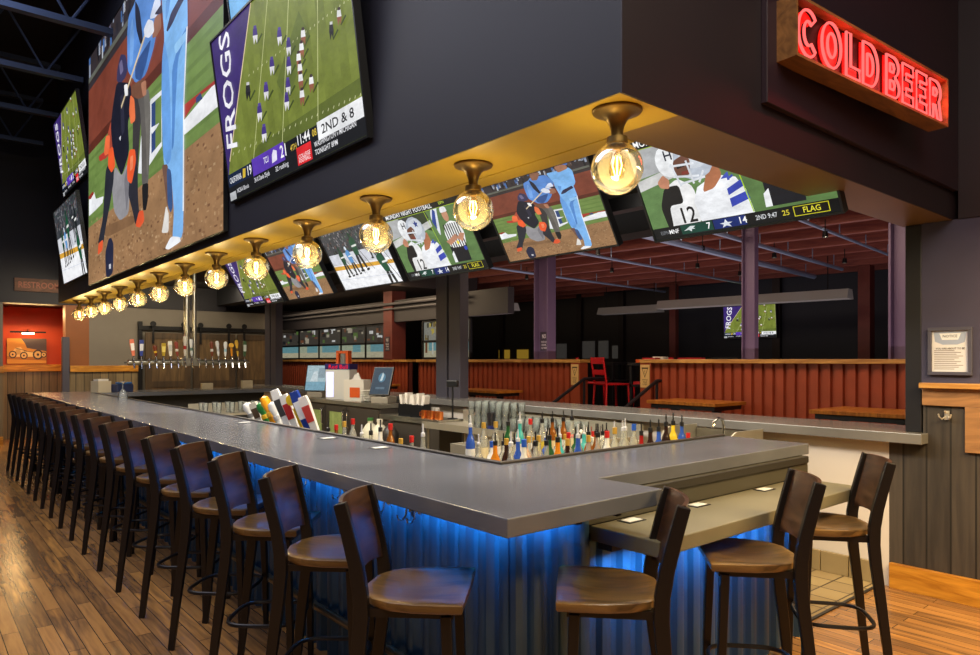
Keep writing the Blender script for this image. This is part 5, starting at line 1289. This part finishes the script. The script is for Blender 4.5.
# ---------------------------------------------------------------- patio things
HT = wood('patio_table_top', L(128,70,22), L(186,118,44), .3, (3,20,3))
def ptable(x0, x1, y0, y1, lab):
    t = empty('high_table', ((x0+x1)/2,(y0+y1)/2,0), 0, lab, 'table', 'wooden high tables at the rust red half wall')
    X, Y = (x1-x0)/2, (y1-y0)/2
    m = MB(); m.box(-X,X,-Y,Y,1.03,1.07); m.build('tabletop', HT, t, bevel=.004)
    m = MB(); m.box(-X+.04,X-.04,-Y+.04,Y-.04,.98,1.03); m.build('apron', BLKSTEEL, t)
    for s in (-.6,.6):
        m = MB(); m.box(-.04,.04,Y*s-.04,Y*s+.04,0.02,.98); l = m.build('pedestal', BLKSTEEL, t)
        m = MB(); m.box(-X+.1,X-.1,Y*s-.05,Y*s+.05,0,.02); m.build('foot', BLKSTEEL, l)
ptable(6.85,7.6,2.35,3.25,'wooden high table at the rust wall nearest the black post, right')
ptable(6.95,7.6,4.35,5.3,'wooden high table at the rust wall right of the steps')
ptable(7.1,7.66,8.3,9.5,'wooden high table at the rust wall left of the steps, behind the ledge')
ptable(7.1,7.66,11.95,13.1,'wooden high table at the rust wall under the far glass doors')
# warning plaques on the posts by the steps
for y,lab in ((7.235,'yellow warning plaque with a triangle on the rust post left of the steps'),(5.93,'yellow warning plaque with a triangle on the rust post right of the steps')):
    t = empty('warning_plaque', (7.7465,y,1.34), 0, lab, 'sign', 'warning plaques by the steps')
    a = Art(); a.r(0,0,1,1,(206,170,110)); a.p([(.12,.88),(.88,.88),(.5,.42)],(40,34,28),True); a.p([(.22,.82),(.78,.82),(.5,.50)],(206,170,110),True); a.t('!',.46,.6,.16,(40,34,28))
    a.t('WATCH',.2,.30,.07,(40,34,28),.6); a.t('YOUR',.26,.20,.07,(40,34,28),.48); a.t('STEP',.26,.10,.07,(40,34,28),.48)
    mb = a.mesh(.15,.31,0,.0001); p = mb.build('face', vcol('printed_sign',0,.4), t); p.matrix_local = Matrix(((0,0,-1,-.006),(-1,0,0,0),(0,1,0,0),(0,0,0,1)))
    m = MB(); m.box(-.005,.004,-.077,.077,-.157,.157); m.build('plate', mat('plaque_plate', L(160,126,76), .5), t)
for (x,y,z,lab) in ((7.828,7.98,1.86,'small dark notice with white print on the purple post'),(7.7275,12.55,1.9,'small dark notice with white print on the far rust post')):
    t = empty('post_notice', (x,y,z), 0, lab, 'sign')
    a = Art(); a.r(0,0,1,1,(58,52,66)); a.t('NO',.25,.66,.22,(220,216,222),.5); a.t('FOOD OR',.14,.42,.10,(206,200,208),.72); a.t('DRINK',.2,.26,.10,(206,200,208),.6); a.t('PAST HERE',.14,.10,.09,(206,200,208),.72)
    mb = a.mesh(.17,.30,0,.0001); p = mb.build('face', vcol('printed_sign',0,.4), t); p.matrix_local = Matrix(((0,0,-1,-.004),(-1,0,0,0),(0,1,0,0),(0,0,0,1)))
    m = MB(); m.box(-.003,.003,-.085,.085,-.15,.15); m.build('plate', mat('dark_plate', L(50,46,58), .5), t)
# handrails of the steps
for y,lab in ((7.05,'black sloping handrail left of the steps'),(5.74,'black sloping handrail right of the steps')):
    t = empty('step_handrail', (7.0,y,0), 0, lab, 'handrail', 'handrails of the patio steps')
    m = MB(); m.tube([(-.55,0,.62),(.75,0,1.28),(1.3,0,1.28)],.024,8); m.build('rail', BLKSTEEL, t, smooth=True)
    m = MB(); m.tube([(-.45,0,0),(-.45,0,.67)],.02,8); m.tube([(.75,0,0),(.75,0,1.28)],.02,8); m.build('post', BLKSTEEL, t)
# stacked red and black chairs behind the steps
def schair(loc, rz, z, mtl, lab):
    t = empty('stacked_chair', (loc[0],loc[1],z), rz, lab, 'chair', 'stacked chairs beyond the steps')
    m = MB(); m.box(-.21,.21,-.21,.21,.72,.75); m.build('seat', mtl, t, bevel=.01)
    for sx,sy in ((-1,-1),(1,-1),(-1,1),(1,1)):
        m = MB(); m.tube([(sx*.19,sy*.19,.72),(sx*.22,sy*.23,0)],.018,6); m.build('leg', mtl, t)
    m = MB()
    for s in (-1,1): m.tube([(s*.19,.19,.74),(s*.19,.25,1.15)],.016,6)
    m.box(-.19,.19,.225,.245,1.05,1.15); m.box(-.19,.19,.21,.228,.88,.96); m.build('backrest', mtl, t)
    m = MB()
    for s in (-1,1): m.tube([(s*.205,-.21,.3),(s*.205,.21,.3)],.010,6)
    m.tube([(-.205,-.21,.3),(.205,-.21,.3)],.010,6); m.build('stretcher', mtl, t)
REDM = mat('red_powder_steel', L(206,24,34), .4, .1)
for (x,y,a_,z,mt_,lab) in ((8.45,7.12,70,.45,REDM,'red metal stool chair standing at the left of the stack beyond the steps'),(8.95,6.72,-100,.45,REDM,'red metal stool chair standing in the middle beyond the steps, in front'),(9.5,7.25,-80,.45,REDM,'red metal stool chair at the back of the stack, left'),(9.6,6.6,-80,.45,REDM,'red metal stool chair at the back of the stack, in the middle'),(9.5,5.9,-80,.45,BLKSTEEL,'black metal stool chair at the back of the stack, right'),(8.75,7.78,40,.45,REDM,'red metal stool chair half hidden behind the left rust post of the steps'),(10.3,6.9,-60,.45,REDM,'red metal stool chair farthest back beyond the steps')):
    schair((x,y),R(a_),z,mt_,lab)
for k,(x,y) in enumerate(((8.42,6.32),(9.75,8.1),)):
    t = empty('stacking_table', (x,y,.45), 0, 'black high table with a shelf among the red chairs, '+('right','left')[k], 'table')
    m = MB(); m.box(-.32,.32,-.20,.20,1.03,1.07); m.build('top', BLKSTEEL, t)
    m = MB(); m.box(-.30,.30,-.18,.18,.72,.75); m.build('shelf', BLKSTEEL, t)
    for sx,sy in ((-1,-1),(1,-1),(-1,1),(1,1)):
        m = MB(); m.box(sx*.28-.02,sx*.28+.02,sy*.16-.02,sy*.16+.02,0,1.03); m.build('leg', BLKSTEEL, t)
for k in range(3):
    m = MB(); m.box(-.06,.06,-.10,.10,0,.05+.02*k); o = m.build('parcel', (mat('orange_case'),mat('red_parcel',L(190,40,40),.5),mat('white_card'))[k], bevel=.006, loc=(8.22+k*.2,6.32,1.5203)); tag(o, ('orange','red','white')[k]+' parcel lying on the black tables beyond the steps', 'parcel')
# tube heaters
for k,(x,y,z,l,rz,lab) in enumerate(((11.0,6.3,2.66,3.3,R(6.3),'long pale tube heater hanging above the patio, right'),(12.0,9.6,2.72,1.5,R(6.3),'long pale tube heater hanging far across the patio, middle'),(9.4,11.2,2.72,1.4,R(6.3),'short pale heater hanging above the patio, behind the dark column'))):
    t = empty('tube_heater', (x,y,z), rz, lab, 'heater', 'tube heaters in the patio')
    m = MB(); m.prism([(-.09,.0),(.09,.0),(.16,-.15),(-.16,-.15)],-l/2,l/2); m.v = [(x_,z_,y_) for x_,y_,z_ in m.v]; m.build('reflector', mat('pale_heater', L(176,182,180), .4, .3), t)
    m = MB()
    for s in (-1,1): m.tube([(0,s*l*.4,0),(0,s*l*.4,3.2-z)],.008,6)
    m.build('hanger', STEELD, t)
# small pendant spotlights under the patio joists
sl = None
for k,(x,y) in enumerate(((6.6,4.0),(6.9,2.95),(8.0,5.2),(8.2,3.7),(9.3,4.9),(9.4,6.2),(7.2,6.3),(8.8,7.4),(10.8,6.3),(10.6,4.5),(8.4,9.0))):
    if sl is None:
        t = empty('patio_spotlight', (0,0,0)); m = MB(); m.tube([(0,0,.14),(0,0,0)],.006,6); m.lathe([(.028,0),(.034,-.07),(.030,-.07)],10,cap=False); m.build('housing', STEELD, t); m = MB(); m.lathe([(.0005,-.055),(.029,-.055),(.026,-.062),(.0005,-.064)],10,cap=False); m.build('bulb', emis('spot_glow',(1,.86,.62,1),14), t); sl = t
    else: t = copy_tree(sl)
    t.location = (x,y,3.06); tag(t, 'tiny pendant spotlight under the patio joists, %s from the front right' % ORD[k], 'lamp', 'spotlights under the patio ceiling')

# ---------------------------------------------------------------- light
def area(name, loc, rot, sx, sy, e, c):
    l = bpy.data.lights.new(name,'AREA'); l.shape = 'RECTANGLE'; l.size = sx; l.size_y = sy; l.energy = e; l.color = c
    o = bpy.data.objects.new(name, l); col.objects.link(o); o.location = loc; o.rotation_euler = rot; return o
WARM = (1.0,.80,.55)
area('hall_light', (-1.0,5.0,6.0), (0,0,0), 4, 9, 380, (.66,.73,1.0))
area('front_light', (.6,-1.0,4.8), (R(20),0,0), 4.5, 2.5, 220, (1.0,.86,.64))
area('stool_fill_light', (.2,4.6,5.2), (0,R(12),0), .6, 7.0, 85, (1.0,.88,.68))  # added warm fill from above to brighten the stool seats
area('right_floor_light', (4.0,.2,2.42), (0,0,0), 1.4, 1.2, 150, (1.0,.70,.30))
area('bar_inner_light', (2.75,5.6,3.05), (0,R(-12),0), 0.9, 7.5, 330, (1.0,.92,.78))
area('far_warm_light', (3.6,14.0,3.0), (R(25),0,0), 4.0, .8, 95, (1.0,.82,.55))
area('alcove_light', (1.86,Y0+.75,2.5), (R(-25),0,0), .8, .3, 26, (1.0,.62,.25))
area('back_counter_light', (4.9,4.5,1.6), (0,R(-20),0), .1, 4.0, 12, (1.0,.88,.66))
area('patio_light', (6.4,4.8,3.15), (0,R(-20),0), .8, 6, 105, (1.0,.74,.52))
area('patio_far_light', (7.0,13.5,2.95), (0,R(-20),0), .8, 7, 110, (1.0,.74,.45))
area('patio_up_light', (9.5,6.0,1.7), (R(180),0,0), 5.0, 9.0, 80, (.95,.74,.74))
# blue strips hidden under the overhangs
def strip(*a):
    o = area(*a); o.data.spread = R(75); return o
strip('blue_strip_long', (1.64,7.0,1.0), (0,R(-38),0), .02, 10.2, 44, (.04,.48,1.0))
strip('blue_strip_end', (1.87,1.84,.99), (R(38),0,0), .3, .02, 1.2, (.04,.46,1.0))
strip('blue_strip_lower', (2.95,1.77,.795), (R(38),0,0), 1.6, .02, 9, (.06,.52,1.0))
w = bpy.data.worlds.new('world'); scn.world = w; w.use_nodes = True
w.node_tree.nodes['Background'].inputs['Color'].default_value = (.55,.60,.75,1); w.node_tree.nodes['Background'].inputs['Strength'].default_value = .10
scn.cycles.max_bounces = 8; scn.cycles.transparent_max_bounces = 24; scn.cycles.sample_clamp_indirect = 4.0
scn.cycles.caustics_reflective = False; scn.cycles.caustics_refractive = False
scn.cycles.use_denoising = True
